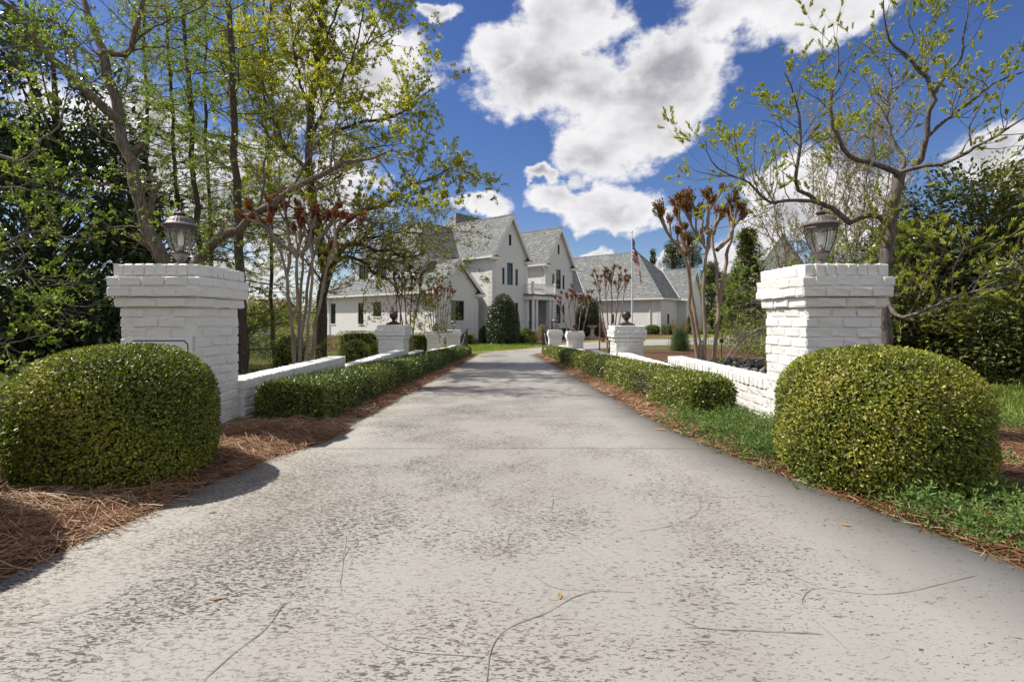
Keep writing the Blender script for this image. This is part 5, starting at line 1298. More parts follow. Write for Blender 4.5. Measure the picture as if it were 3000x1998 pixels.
# leaning tree with peeling bark behind the left pillar
Y = 10.5
trunk = [gpt(508, Y), P(490, 900, Y)] + PL(Y, z1([(1080, 1740), (980, 1560), (900, 1300), (830, 1000), (790, 800), (740, 650), (700, 480), (680, 370)]))
limbs = [(trunk, .185, .105), (PL(Y, z1([(680, 370), (640, 270), (590, 130), (545, 0), (480, -140), (440, -330)]), .5), .10, .03), (PL(Y, z1([(685, 345), (745, 345), (805, 365), (845, 340), (880, 230), (920, 100), (955, -20), (1000, -200), (1010, -380)]), -.5), .085, .02),
         (PL(Y, z1([(800, 810), (740, 765), (650, 680), (560, 600), (470, 500), (380, 410), (270, 310), (200, 210), (150, 120), (80, 60), (0, 20), (-120, -60), (-260, -100)]), -2.0), .11, .04), (PL(Y, z1([(955, 1460), (985, 1390), (1005, 1310), (1020, 1250), (1055, 1200)]), -.2), .085, .05),
         (PL(Y, z1([(870, 300), (930, 240), (1000, 190), (1100, 140), (1200, 105), (1300, 50), (1370, 0), (1500, -60)]), -.6), .032, .008), (PL(Y, z1([(840, 360), (900, 330), (960, 315), (1060, 310), (1160, 330), (1240, 400)]), -.6), .028, .006),
         (PL(Y, z1([(870, 990), (920, 960), (945, 940)])), .06, .05), (PL(Y, z1([(860, 1130), (820, 1090), (770, 1055)])), .03, .015),
         (PL(Y - .4, [(500, 1010), (538, 860), (578, 772), (615, 722), (638, 700), (670, 676), (701, 663), (752, 628), (810, 593), (861, 548), (912, 517), (995, 491), (1084, 459), (1150, 440)], -1.5), .15, .025),
         (PL(Y - .5, [(752, 628), (770, 560), (775, 470), (800, 390), (812, 300)], -.4), .035, .008), (PL(Y - .6, [(861, 548), (900, 470), (960, 420), (1010, 340)], -.4), .03, .006), (PL(Y - .4, [(690, 668), (720, 690), (752, 705)]), .03, .01)]
tree('leaning_tree', 'leaning old tree with peeling bark and forked boughs behind the left pillar', limbs,
     [dict(dens=5.5, t0=.2, t1=1, ang=(35, 75), length=(.6, 1.9), n=7, rr=.42, wig=.16, up=.06, rmax=.016), dict(dens=6.5, t0=.15, t1=1, ang=(25, 65), length=(.2, .8), n=5, rr=.6, wig=.14, up=.05), dict(dens=5, t0=.2, t1=1, ang=(25, 60), length=(.1, .3), n=3, rr=.6, wig=.14, up=.05)],
     dict(mat='fresh', per=7.0, L=.055, W=.033, keep=lambda p: rng.random(len(p)) < np.where(p[:, 0] < -5.3, 1, .30), tint=(.22, .45, .2, .7)), 'barkred', thin=.85)
# slender branches of the same light green in front of the magnolia
Y = 8.2
fl_ = [(PL(Y, z1([(-300, 900), (0, 1020), (150, 1060), (240, 980), (300, 900), (370, 850), (400, 760), (430, 640), (490, 570)])), .035, .006), (PL(Y, z1([(-250, 1150), (0, 1220), (200, 1240), (400, 1280), (480, 1305), (570, 1310)])), .022, .006), (PL(Y - .6, [(-120, 760), (0, 720), (60, 690), (130, 680), (230, 705), (280, 700)]), .022, .004),
       (PL(Y - .6, [(-80, 790), (0, 778), (40, 800), (70, 790), (120, 850), (170, 905), (215, 960)]), .02, .004), (PL(Y - .6, [(40, 800), (70, 760), (62, 730), (40, 700)]), .012, .004), (PL(Y - .6, [(120, 850), (180, 885), (240, 900), (300, 890)]), .012, .003), (PL(Y - .5, [(-60, 1000), (40, 1005), (80, 985), (110, 930), (130, 890)]), .012, .003),
       (PL(Y, z1([(-200, 500), (0, 480), (180, 490), (300, 470), (420, 430)])), .02, .004), (PL(Y + .4, z1([(-200, 160), (0, 150), (160, 150), (270, 140), (390, 160), (460, 130), (510, 40)])), .028, .006), (PL(Y, z1([(-200, 760), (0, 740), (200, 720), (330, 740)])), .018, .004), (PL(Y + .4, z1([(-150, 330), (20, 320), (200, 300), (420, 330), (560, 260), (600, 200)])), .022, .004)]
root0 = [P(-360, 1300, Y), P(-340, 1000, Y), P(-330, 600, Y), P(-320, 150, Y), P(-340, -300, Y)]
tree('birch_like_tree', 'fresh green tree reaching in from the left edge before the dark magnolia', [(root0, .14, .06)] + [([P(-330, 700 if k < 1 else [900, 800, 820, 780, 850, 1050, 480, 300, 740, 380][k - 1], Y)] * 0 + list(p), a, b) for k, (p, a, b) in enumerate(fl_)],
     [dict(dens=8.0, t0=.1, t1=1, ang=(30, 80), length=(.4, 1.3), n=6, rr=.6, wig=.14, up=.02, rmax=.008, use=np.arange(1, 12)), dict(dens=9, t0=.15, t1=1, ang=(25, 60), length=(.15, .5), n=4, rr=.6, wig=.12, up=.02)],
     dict(mat='fresh', per=10.0, L=.052, W=.030, tint=(.2, .5, .2, 1.0)), 'barklight')

# crowns made of leaf clumps on limbs (broad evergreens, conifers)
def clumpy(name, label, base, h, trunk_r, clumps, cr, nl, L, W, mat, bark, cat='tree', group=None, seed=3, tint=(.2, .4, .22, 1.2), flat=.75, single=0, per_limb=1, outward=.7, droop=0, keepz=None):
    "clumps: (n,3) clump centres in world coordinates"
    base = np.array(base, float); r = thing(name, label, cat, tuple(base), group); clumps = np.asarray(clumps)
    top = base + [0, 0, h]; tk = np.stack([catmull([base - [0, 0, .1], base + [rng.normal(0, .05), rng.normal(0, .05), h * .35], base + [rng.normal(0, .1), rng.normal(0, .1), h * .7], top], 12)]); geo = [tubes(tk, np.linspace(trunk_r, trunk_r * .15, 12)[None], 8)]
    m = len(clumps); zt = np.clip((clumps[:, 2] - base[2]) / h * .75 - .08, .08, .95); st, _ = at_t(tk, np.zeros(m, int), zt); mid = st * .45 + clumps * .55 + rng.normal(0, .06, (m, 3)) + [0, 0, -.05]
    u = np.linspace(0, 1, 6)[None, :, None]; lb = st[:, None] * (1 - u) ** 2 + 2 * mid[:, None] * u * (1 - u) + clumps[:, None] * u ** 2
    geo.append(tubes(lb, np.linspace(trunk_r * .2, .006, 6)[None] * np.ones((m, 1)), 4)); V, Q = join(geo); npobj('trunk', V, quads=Q, mat=MT[bark], parent=r, smooth=True)
    idx = np.repeat(np.arange(m), rng.poisson(nl, m)); dv = rvec(len(idx)); rad = cr * (.35 + .65 * rng.random(len(idx)) ** .5) * (.7 + .6 * rng.random(m))[idx]
    p = clumps[idx] + dv * rad[:, None] * np.array([1, 1, flat]); axis = np.array([base[0], base[1], 0]); out = unit((p - axis) * [1, 1, 0.0])
    k = p[:, 2] > base[2] + .05; p, dv, out = p[k], dv[k], out[k]
    d = unit(dv * .7 + out * outward + rvec(len(p)) * .7 + [0, 0, .1 - droop]); nr = unit(dv * .6 + rvec(len(p)) * .6 + [0, 0, .6]); s = .65 + .7 * rng.random(len(p)); tn = tintof(p, len(p), seed, *tint)
    if single:
        dist = np.linalg.norm(p - [0, 0, CAMZ], axis=1) + (1e3 * ((p[:, 0] / p[:, 1] < -1.06) | (p[:, 2] > CAMZ + .64 * p[:, 1]))); o = np.argsort(dist)[:single]; rest = np.setdiff1d(np.arange(len(p)), o); me3 = []
        for q in range(3):
            b = MB(); zz = [(0, 0, 0), (.30, .5, .05), (.7, .42, .07), (1, 0, -.06 + .05 * q), (.7, -.42, .07), (.3, -.5, .05)]; f = [(x, y * .44, z) for x, y, z in zz]; ml, mr = (.3, 0, 0), (.7, 0, .02)
            for t3 in ((f[0], f[1], ml), (f[1], f[2], mr, ml), (f[2], f[3], mr), (f[3], f[4], mr), (f[4], f[5], ml, mr), (f[5], f[0], ml)): b.poly(t3, tint=.25 + .3 * q)
            ob = b.build('leaf', MT[mat], None, recalc=False); me3.append(ob.data); bpy.data.objects.remove(ob)
        for i in o:
            x = Vector(d[i]); n_ = Vector(nr[i]); y = n_.cross(x).normalized(); zax = x.cross(y); lf = link('leaf', me3[int(rng.integers(3))], r); ss = L * s[i]
            lf.matrix_local = Matrix.Translation(Vector(p[i] - base)) @ Matrix((x, y, zax)).transposed().to_4x4() @ Matrix.Scale(ss, 4)
        p, d, nr, s, tn = p[rest], d[rest], nr[rest], s[rest], tn[rest]
    V, T = leaves(p, d, nr, L * s, W * s, .1); c = npobj('crown', V, tris=T, mat=MT[mat], parent=r, tint=np.repeat(tn, 2))
    return r
def ell(n, c, rx, ry, rz, inner=.45, zmin=-1):
    q = rvec(n * 2); q = q[q[:, 2] > zmin][:n]; return np.array(c) + q * np.array([rx, ry, rz]) * (inner + (1 - inner) * rng.random((len(q), 1)) ** .6)
bx = PX(170, 13.5)
cl = np.concatenate([ell(150, (PX(120, 13.5), 13.6, 3.2), 3.3, 2.0, 3.9, .35), ell(60, (PX(100, 14), 14, 7.2), 2.6, 1.8, 2.6, .4), ell(46, (PX(330, 12.8), 12.9, 1.9), 1.35, 1.0, 2.2, .3), ell(40, (PX(-60, 12.5), 12.5, .9), 2.6, 1.2, 1.6, .3)])
clumpy('magnolia', 'dark magnolia with big glossy leaves filling the left edge behind the bush', (PX(150, 13.8), 13.8, float(zg(13.8))), 9.5, .22, cl, .58, 100, .20, .088, 'magnolia', 'barkdark', seed=31, single=300, flat=.9, tint=(.22, .42, .14, 1.2))

# bald cypresses and other slim feathery trees
def cypress(label, pts, Y, r0, dens, blen, seed, z0=.02, leafper=30, bark='barkdark'):
    tr = [gpt(pts[0][0] + 4, Y)] + PL(Y, pts)
    return tree('bald_cypress', label, [(tr, r0, r0 * .35)],
                [dict(dens=dens, t0=.03, t1=1, ang=(70, 100), length=blen, n=9, rr=.35, wig=.10, up=.015, rmax=.02, shorten=.35, taper=.2), dict(dens=6.5, t0=.12, t1=1, ang=(30, 65), length=(.25, .95), n=5, rr=.55, wig=.10, up=-.02)],
                [dict(mat='needle', per=leafper, L=.085, W=.022, t0=.1, along=1.0, jit=.05, seed=seed, tint=(.2, .42, .2, .5))], bark, group='slim trees with feathery new needles on the left', n=20, k=8, wob=.004)
cypress('straight dark trunked cypress right behind the left pillar edge', [(706, 900), (700, 700), (696, 560), (688, 400), (680, 220), (668, 0), (655, -260)], 13.0, .135, 8.5, (1.0, 2.7), 41)
cypress('slim cypress just right of the left lantern', [(588, 900), (585, 760), (576, 640), (570, 560), (557, 330), (545, 150), (530, -10), (520, -250)], 14.5, .10, 8.0, (.9, 2.5), 42)
cypress('thin cypress directly behind the left lantern top', [(530, 900), (527, 700), (520, 560), (507, 430), (500, 250), (490, 40), (485, -200)], 15.5, .075, 7.0, (.8, 2.2), 43)
cypress('thin pole like cypress between the two thicker cypress trunks', [(622, 900), (617, 720), (612, 560), (606, 430), (600, 300), (600, 100), (590, -200)], 17.0, .075, 6.5, (.9, 2.4), 44)
cypress('far slim cypress left of the leaning trunk', [(440, 900), (436, 600), (430, 350), (425, 150), (420, -200)], 18.0, .085, 6.5, (.9, 2.4), 45)
cypress('faint far cypress between the boughs of the spreading oak', [(800, 900), (796, 700), (786, 500), (775, 300), (770, 0), (768, -200)], 20.0, .085, 5.5, (1.0, 2.4), 46)

# spreading oak before the house
Y = 18.0
trunk = [gpt(940, Y), P(940, 1000, Y), P(944, 870, Y), P(946, 790, Y), P(942, 690, Y), P(922, 600, Y), P(912, 520, Y), P(910, 420, Y), P(908, 340, Y), P(925, 230, Y), P(930, 120, Y), P(945, -20, Y), P(960, -200, Y)]
limbs = [(trunk, .27, .05),
         (PL(Y, [(948, 812), (962, 790), (983, 759), (1013, 719), (1047, 715), (1074, 723), (1106, 736), (1140, 733), (1160, 745), (1195, 752), (1240, 742)], -2), .14, .02), (PL(Y, [(975, 775), (1005, 753), (1036, 757), (1074, 775), (1091, 797), (1106, 807), (1131, 817), (1150, 830), (1180, 870), (1215, 880)], -2), .085, .012),
         (PL(Y, [(946, 770), (970, 720), (985, 690), (1010, 655), (1037, 634), (1080, 615), (1136, 598), (1162, 567), (1203, 540), (1261, 527), (1300, 505), (1335, 480)], -2), .13, .012), (PL(Y, [(1010, 722), (1060, 700), (1120, 690), (1180, 680), (1250, 690), (1310, 680), (1350, 692)], -3), .05, .008),
         (PL(Y, [(912, 440), (939, 411), (970, 392), (1002, 379), (1069, 357), (1110, 352), (1158, 339), (1195, 315), (1225, 290), (1260, 270), (1300, 248)], -2), .10, .008), (PL(Y, [(920, 560), (950, 545), (990, 520), (1030, 470), (1060, 440), (1120, 430), (1190, 420)], -2), .07, .008),
         (PL(Y, [(915, 400), (945, 330), (970, 286), (1002, 232), (1029, 183), (1069, 138), (1100, 115), (1136, 94), (1203, 71)], -1), .09, .008), (PL(Y, [(926, 230), (950, 130), (985, 40), (1030, -80), (1050, -200)], -1), .06, .01), (PL(Y, [(1029, 183), (1060, 60), (1080, -60), (1120, -180)], -1), .04, .01), (PL(Y, [(1069, 138), (1120, 40), (1160, -60)], -1), .035, .01),
         (PL(Y, [(918, 590), (900, 500), (877, 469), (837, 446), (814, 379), (796, 268), (787, 134), (792, 0), (780, -150)], 1.0), .10, .02), (PL(Y, [(910, 350), (880, 240), (860, 130), (850, 0), (840, -160)], .5), .07, .015), (PL(Y, [(837, 446), (790, 400), (750, 330), (720, 240), (700, 140)], 1.0), .045, .01), (PL(Y, [(944, 830), (910, 780), (870, 740), (840, 700), (800, 670)], 1), .06, .012),
         (PL(Y, [(930, 660), (890, 620), (830, 600), (770, 560), (720, 540)], 1), .05, .01)]
low = lambda p: ((p[:, 2] - CAMZ) / p[:, 1] * F < 420) & (rng.random(len(p)) < .85)
high = lambda p: ((p[:, 2] - CAMZ) / p[:, 1] * F > 330)
tree('spreading_oak', 'tall spreading tree in yellow green leaf before the left wing of the house', limbs,
     [dict(dens=4.6, t0=.15, t1=1, ang=(30, 75), length=(.9, 3.0), n=8, rr=.40, wig=.13, up=.03, rmax=.024, shorten=.4), dict(dens=5.4, t0=.08, t1=1, ang=(25, 65), length=(.3, 1.5), n=5, rr=.55, wig=.12, up=.03, rmax=.009), dict(dens=4.6, t0=.12, t1=1, ang=(25, 60), length=(.15, .5), n=3, rr=.6, wig=.1, up=.02, rmax=.004)],
     [dict(mat='gold', per=19, L=.072, W=.046, jit=.06, keep=high, tint=(.2, .55, .2, .4), seed=51), dict(mat='oakleaf', per=13, L=.062, W=.036, jit=.07, keep=low, seed=52, tint=(.22, .55, .22, .6))], 'barkdark', n=20, k=9, wob=.006, thin=.8)

# right hand tree
Y = 8.6
tr = [gpt(2588, Y), P(2590, 900, Y), P(2594, 760, Y), P(2598, 700, Y), P(2606, 640, Y), P(2618, 580, Y), P(2634, 510, Y)]
limbs = [(tr, .20, .13),
         (PL(Y, [(2630, 520), (2632, 506)] + z8([(1480, 1195), (1400, 1160), (1290, 1125), (1200, 1110), (1120, 1030), (1080, 940), (1050, 880), (1010, 750), (1035, 620), (1050, 560), (1080, 480), (1080, 330), (1040, 250)]), -.6), .075, .01),
         (PL(Y, [(2603, 655), (2580, 640), (2545, 632), (2510, 640), (2478, 648), (2440, 610), (2408, 592)] + z8([(870, 1350), (790, 1300), (775, 1220), (790, 1100), (810, 870), (780, 700), (720, 560), (700, 500)]), -1.2), .085, .008),
         (PL(Y - .9, [(2420, 600), (2370, 588)] + z8([(700, 1385), (600, 1400), (530, 1330), (420, 1230), (330, 1220), (250, 1160), (180, 1080), (160, 970)]), -.8), .045, .006),
         (PL(Y - 1.2, z8([(330, 1215), (250, 1215), (170, 1200), (90, 1180), (60, 1150)]), -.3), .014, .004), (PL(Y - 1, z8([(420, 1225), (380, 1090), (360, 960), (360, 860)]), -.2), .018, .005),
         (PL(Y, z8([(1590, 1160), (1640, 1130), (1660, 1060), (1680, 980), (1690, 860), (1700, 750), (1730, 640), (1640, 490), (1540, 380), (1430, 280), (1390, 130), (1370, 40), (1390, -60)]), -.8), .075, .008), (PL(Y, z8([(1690, 950), (1770, 870), (1850, 800), (1930, 740), (2000, 690), (2130, 590), (2240, 540), (2355, 490), (2500, 420)]), -1.0), .045, .01),
         (PL(Y - .4, z8([(1730, 650), (1790, 560), (1850, 490), (1900, 430), (1930, 370), (1940, 260), (1960, 120), (1970, 0)]), -.4), .038, .007), (PL(Y, z8([(1500, 1190), (1650, 1150), (1800, 1125), (1960, 1060), (2050, 1000), (2150, 950), (2250, 880), (2355, 820), (2480, 760)]), -1.5), .06, .012), (PL(Y, z8([(1500, 1190), (1530, 1100), (1480, 1000), (1430, 900), (1410, 700), (1440, 530), (1350, 390), (1230, 300)]), .6), .05, .007),
         (PL(Y - 1.2, z8([(1990, 1010), (1980, 900), (2010, 800), (2100, 640), (2090, 580), (1980, 520)]), -.2), .02, .005), (PL(Y - .5, z8([(1640, 490), (1655, 320), (1690, 200), (1760, 90)]), -.2), .018, .005), (PL(Y - .5, z8([(1540, 380), (1600, 270), (1560, 150), (1600, 40)]), -.2), .016, .004), (PL(Y - .3, z8([(1010, 760), (940, 690), (860, 640), (800, 590)]), -.2), .014, .004),
         (PL(Y - .9, z8([(800, 1000), (700, 900), (620, 850), (540, 830)]), -.2), .016, .004), (PL(Y - .9, z8([(795, 1100), (890, 1010), (1000, 960), (1120, 930)]), -.2), .014, .004),
         (PL(Y - .6, [(2596, 850), (2606, 900), (2630, 925), (2655, 929), (2703, 912), (2745, 895), (2780, 874), (2830, 862), (2870, 848), (2930, 820)], -1.4), .055, .012), (PL(Y - 1.3, [(2790, 870), (2792, 800), (2808, 755), (2825, 720), (2832, 690)], -.2), .02, .006), (PL(Y - 1.5, [(2850, 855), (2880, 790), (2866, 760), (2900, 730), (2960, 690), (3010, 660)], -.2), .018, .006), (PL(Y - 1.4, [(2820, 740), (2780, 740), (2740, 720), (2700, 715)], -.2), .012, .004),
         (PL(Y - 1.5, [(2866, 765), (2910, 800), (2930, 850)], -.2), .012, .004), (PL(Y - 1.2, [(2620, 806), (2700, 808), (2800, 815), (2860, 812)], -.3), .010, .004), (PL(Y - 1.4, [(2870, 780), (2930, 790), (3000, 785), (3060, 780)], -.3), .016, .006)]
tree('catkin_tree', 'open tree with dark furrowed boughs and yellow green sprays behind the right pillar', limbs,
     [dict(dens=8.0, t0=.2, t1=1, ang=(30, 70), length=(.35, 1.4), n=7, rr=.40, wig=.15, up=.08, rmax=.009, shorten=.35), dict(dens=8.5, t0=.15, t1=1, ang=(25, 60), length=(.12, .5), n=4, rr=.6, wig=.14, up=.09)],
     [dict(mat='catkin', per=46, L=.052, W=.0135, t0=.45, along=1.4, up=.5, jit=.015, seed=61, tint=(.2, .5, .2, 1.2), keep=lambda p: clusters(p, 4.5, 66) > .36)], 'barkgrey', n=18, wob=.008, thin=.68)

# bare grey thicket behind the right pillar, with leftover tan leaves
Y = 12.5
bs = [( [gpt(px, Y + a)] + PL(Y + a, [(px + dx * .4, 800), (px + dx, 620), (px + dx * 1.5 + 10, ty)]), .03, .006) for px, dx, ty, a in ((2330, -60, 430, 0), (2360, -90, 520, .5), (2390, 20, 360, 0), (2410, -30, 330, .8), (2440, 10, 300, .4), (2470, 60, 260, 0), (2490, -10, 330, .6), (2520, 40, 300, .9), (2550, 80, 330, .2), (2570, 20, 380, .6), (2430, 90, 240, 1.0), (2345, -130, 600, .4))]
tree('bare_thicket', 'thicket of pale bare stems with tan leaves behind the right lantern', bs,
     [dict(dens=9, t0=.2, t1=1, ang=(18, 50), length=(.6, 2.0), n=6, rr=.5, wig=.12, up=.08, rmax=.012), dict(dens=6, t0=.15, t1=1, ang=(18, 50), length=(.2, .8), n=4, rr=.6, wig=.12, up=.06)],
     [dict(mat='tanleaf', per=10, L=.052, W=.026, seed=71, jit=.03)], 'twig', cat='thicket', n=14, k=5)
Y = 11.0
bs = [([gpt(px, Y)] + PL(Y, [(px + dx * .3, 960), (px + dx, 880), (px + dx * 2.2, ty)], -.5), .022, .005) for px, dx, ty in ((2330, -50, 770), (2300, -60, 820), (2340, -20, 800), (2360, 30, 720), (2400, 40, 700), (2450, 60, 720), (2520, 50, 690), (2600, 30, 700))]
tree('willowy_shrub', 'loose light green shrub with arching twigs left of the right pillar', bs + [(PL(10.5, [(2300, 960), (2240, 960), (2190, 985), (2150, 975), (2130, 930)]), .03, .006), (PL(10.5, [(2300, 985), (2230, 965), (2160, 1010), (2120, 1060)]), .025, .006), (PL(10.5, [(2290, 930), (2220, 890), (2160, 860), (2120, 830)]), .018, .005)],
     [dict(dens=12, t0=.12, t1=1, ang=(25, 70), length=(.4, 1.5), n=6, rr=.5, wig=.16, up=.0, rmax=.008), dict(dens=6, t0=.15, t1=1, ang=(25, 60), length=(.12, .4), n=4, rr=.6, wig=.13, up=-.01)],
     [dict(mat='fresh', per=16, L=.058, W=.02, seed=72, jit=.02, along=1.0, keep=lambda p: clusters(p, 1.6, 76) > .42), dict(mat='tanleaf', per=.8, L=.05, W=.02, seed=73)], 'twig', cat='shrub', n=12, k=5)
# evergreen mass on the right
cl = np.concatenate([ell(46, (PX(2860, 11.6), 11.6, 2.9), 1.9, 1.2, 1.75, .3), ell(24, (PX(2960, 12), 12, 3.6), 1.3, 1.0, 1.35, .3), ell(26, (PX(2725, 11.3), 11.3, 2.7), 1.0, .8, 1.0, .3)])
clumpy('evergreen_tree', 'dark glossy evergreen tree rising above the others at the right edge', (PX(2880, 11.8), 11.8, float(zg(11.8))), 4.9, .14, cl, .50, 240, .12, .054, 'evergreen', 'barkdark', seed=81, tint=(.22, .45, .25, 1.3))
cl = np.concatenate([ell(70, (PX(2730, 10.6), 10.6, .75), 1.55, .8, 1.35, .25), ell(30, (PX(2640, 10.8), 10.8, 1.7), .8, .7, 1.5, .3)])
clumpy('evergreen_shrub', 'broad dark evergreen shrub right behind the right round bush', (PX(2730, 10.6), 10.6, float(zg(10.6))), 3.2, .08, cl, .46, 230, .098, .042, 'evergreen', 'barkdark', 'shrub', seed=82, tint=(.22, .40, .25, 1.3))
cl = np.concatenate([ell(80, (PX(2980, 9.6), 9.6, .7), 1.5, .9, 1.5, .25), ell(30, (PX(3120, 9.6), 9.6, 1.6), 1.4, .9, 1.6, .25)])
clumpy('evergreen_shrub', 'dark evergreen shrub cut off by the right edge, above the grass', (PX(2990, 9.6), 9.6, float(zg(9.6))), 3.0, .08, cl, .46, 230, .098, .042, 'evergreen', 'barkdark', 'shrub', seed=83, tint=(.22, .42, .25, 1.3))
cl = np.concatenate([ell(60, (PX(2530, 13.5), 13.5, 1.2), 1.9, .9, 1.8, .3), ell(34, (PX(2290, 14.5), 14.5, .75), 1.35, .8, 1.15, .3)])
clumpy('green_shrub', 'mid green shrub mass behind the right pillar and thicket', (PX(2530, 13.5), 13.5, float(zg(13.5))), 3.2, .08, cl, .45, 190, .07, .028, 'olive', 'barkgrey', 'shrub', seed=84, tint=(.22, .3, .25, 1.2))

# crape myrtles: smooth stems pollarded to knuckles with red tufts
def crape(label, stems, r0, tuft, mat='red', bark='crape', tl=.35, dens=3.0, leaf=.05, per=26, size=.11, kn=4):
    limbs = []; tips = []
    for s in stems:
        limbs.append((s, r0, r0 * .55)); tips.append(np.array(s[-1]))
    Pt = np.stack([catmull(l[0], 14) for l in limbs]); Rd = np.stack([np.linspace(l[1], l[2], 14) for l in limbs]) * (1 + .06 * rng.normal(size=(len(limbs), 14)))
    Pt[:, 1:-1] += rng.normal(0, .25 * r0, Pt[:, 1:-1].shape)
    base = Pt[:, 0].mean(0); r = thing('crape_myrtle', label, 'tree', (float(base[0]), float(base[1]), float(zg(base[1]))), 'pruned crape myrtles'); geo = [tubes(Pt, Rd, 8)]
    # forks near the top of each stem
    m = len(stems); idx = np.repeat(np.arange(m), kn); tt = rng.uniform(.72, .97, len(idx)); p, tan = at_t(Pt, idx, tt); n = 6; d = unit(tan + rvec(len(idx)) * .55); out = np.zeros((len(idx), n, 3)); out[:, 0] = p; ln = tl * rng.uniform(.6, 1.25, len(idx)); ln = ln + (1 - tt) * .5 * tl
    for k in range(1, n): d = unit(d + rng.normal(0, .10, d.shape) + [0, 0, .13]); out[:, k] = out[:, k - 1] + d * (ln / (n - 1))[:, None]
    fr = np.linspace(r0 * .5, r0 * .36, n)[None] * np.ones((len(idx), 1)); fr[:, -1] *= 1.5; geo.append(tubes(out, fr, 6))
    ends = np.concatenate([out[:, -1], Pt[:, -1]]); ed = unit(np.concatenate([out[:, -1] - out[:, -2], Pt[:, -1] - Pt[:, -2]]))
    i2 = np.repeat(np.arange(len(ends)), 5); d = unit(ed[i2] + rvec(len(i2)) * .6); a = ends[i2]; l2 = (size * rng.uniform(.5, 1.3, len(i2)))[:, None]
    tw = np.stack([a, a + d * l2 * .5, a + d * l2 + [0, 0, .02]], 1); geo.append(tubes(tw, np.tile(np.array([r0 * .22, r0 * .15, r0 * .08]), (len(i2), 1)), 4))
    V, Q = join(geo); npobj('trunk', V, quads=Q, mat=MT[bark], parent=r, smooth=True)
    i3 = np.repeat(np.arange(len(i2)), per); t = rng.random(len(i3)); p, tan = at_t(tw, i3, np.clip(t * .9 + .1, 0, .99)); p = p + rvec(len(p)) * size * .35 * rng.random((len(p), 1)); d = unit(tan + rvec(len(p)) * .8 + [0, 0, .4]); s = .6 + .8 * rng.random(len(p))
    V, T = leaves(p, d, rvec(len(p)), leaf * s, leaf * .45 * s); npobj('crown', V, tris=T, mat=MT[mat], parent=r, tint=np.repeat(np.clip(rng.normal(.4, .25, len(p)), 0, 1), 2))
    return r
def zd(pts): return [(680 + x / 2.702, 500 + y / 2.702) for x, y in pts]
def ze(pts): return [(1880 + x / 2.614, 500 + y / 2.614) for x, y in pts]
Y = 9.4
crape('large crape myrtle behind the left wall, smooth grey stems with red tufts', [[gpt(866, Y)] + PL(Y, zd([(490, 1480), (475, 1200), (455, 1050), (430, 830), (380, 620), (310, 500), (240, 420), (190, 390)]), -.5), [gpt(866, Y)] + PL(Y, zd([(485, 1300), (480, 1170), (510, 1080), (515, 900), (515, 690), (530, 600), (540, 420), (520, 280)])), [gpt(880, Y + .2)] + PL(Y + .2, zd([(530, 1450), (535, 1200), (540, 1000), (560, 700), (600, 520), (640, 380)])),
      [gpt(884, Y)] + PL(Y, zd([(545, 1450), (560, 1250), (590, 1100), (600, 900), (630, 730), (690, 560), (760, 460), (830, 370)]), .3), [gpt(897, Y - .1)] + PL(Y - .1, zd([(590, 1450), (605, 1200), (625, 1000), (640, 720), (620, 560), (640, 420), (660, 360)]), .2), [gpt(912, Y)] + PL(Y, zd([(640, 1450), (655, 1200), (690, 1090), (715, 950), (750, 760), (800, 620), (830, 470), (900, 400)]), -.3),
      PL(Y, zd([(515, 690), (470, 640), (400, 590), (330, 520), (300, 440), (310, 370)]), -.2), PL(Y, zd([(430, 830), (450, 720), (455, 560), (430, 400), (420, 320)])), PL(Y, zd([(540, 680), (600, 600), (690, 530), (760, 440), (780, 390)]), .2)], .040, 0, 'red', 'crapegrey', tl=.36, per=26, size=.14, leaf=.052)
crape('large crape myrtle behind the right wall, tan stems with bronze green tufts', [[gpt(2046, Y)] + PL(Y, ze([(425, 1440), (400, 1250), (370, 1080), (375, 900), (350, 720), (290, 600), (220, 510), (150, 400), (140, 360)]), -.4), [gpt(2056, Y)] + PL(Y, ze([(450, 1440), (430, 1260), (400, 1100), (385, 860), (360, 690), (350, 600), (340, 540)]), .2), [gpt(2064, Y)] + PL(Y, ze([(480, 1450), (485, 1200), (470, 1000), (480, 750), (495, 620), (460, 560), (400, 450), (350, 320)]), -.2),
      PL(Y, ze([(490, 640), (520, 560), (500, 450), (510, 350), (530, 260)])), [gpt(2088, Y)] + PL(Y, ze([(545, 1470), (580, 1200), (585, 1000), (570, 800), (560, 620), (540, 520), (560, 420), (620, 330)]), .3), PL(Y, ze([(575, 610), (640, 550), (690, 470), (700, 400), (740, 300)]), .2), PL(Y + .1, ze([(590, 1030), (620, 860), (645, 720), (660, 600), (690, 520), (700, 440), (760, 370)]), .3), PL(Y, ze([(340, 620), (300, 500), (290, 420), (270, 350)])), PL(Y, ze([(470, 560), (460, 440), (465, 380), (450, 330)]))], .043, 0, 'redgreen', 'crape', tl=.34, per=28, size=.16, leaf=.056)
def smallcrape(label, px, Y, pyt, w, n, r0, fork=.45, **kw):
    st = []
    for k in range(n):
        f = (k + .5) / n - .5; x = px + f * w * .25; zt_ = pyt + abs(f) * 26
        yb = CY + (CAMZ - float(zg(Y))) / Y * F; ym = yb + (zt_ - yb) * fork
        st.append([gpt(x, Y)] + PL(Y, [(x + f * w * .08, ym * .5 + yb * .5), (x + f * w * .25, ym), (px + f * w * .8, ym * .45 + zt_ * .55), (px + f * w, zt_)], rng.normal(0, .3)))
    return crape(label, st, r0, 0, bark=kw.pop('bark', 'crape'), **kw)
smallcrape('small crape myrtle just right of the nearer left ball pillar', 1196, 16.5, 815, 100, 4, .032, .55, tl=.4, per=10, leaf=.06, mat='red', bark='crape')
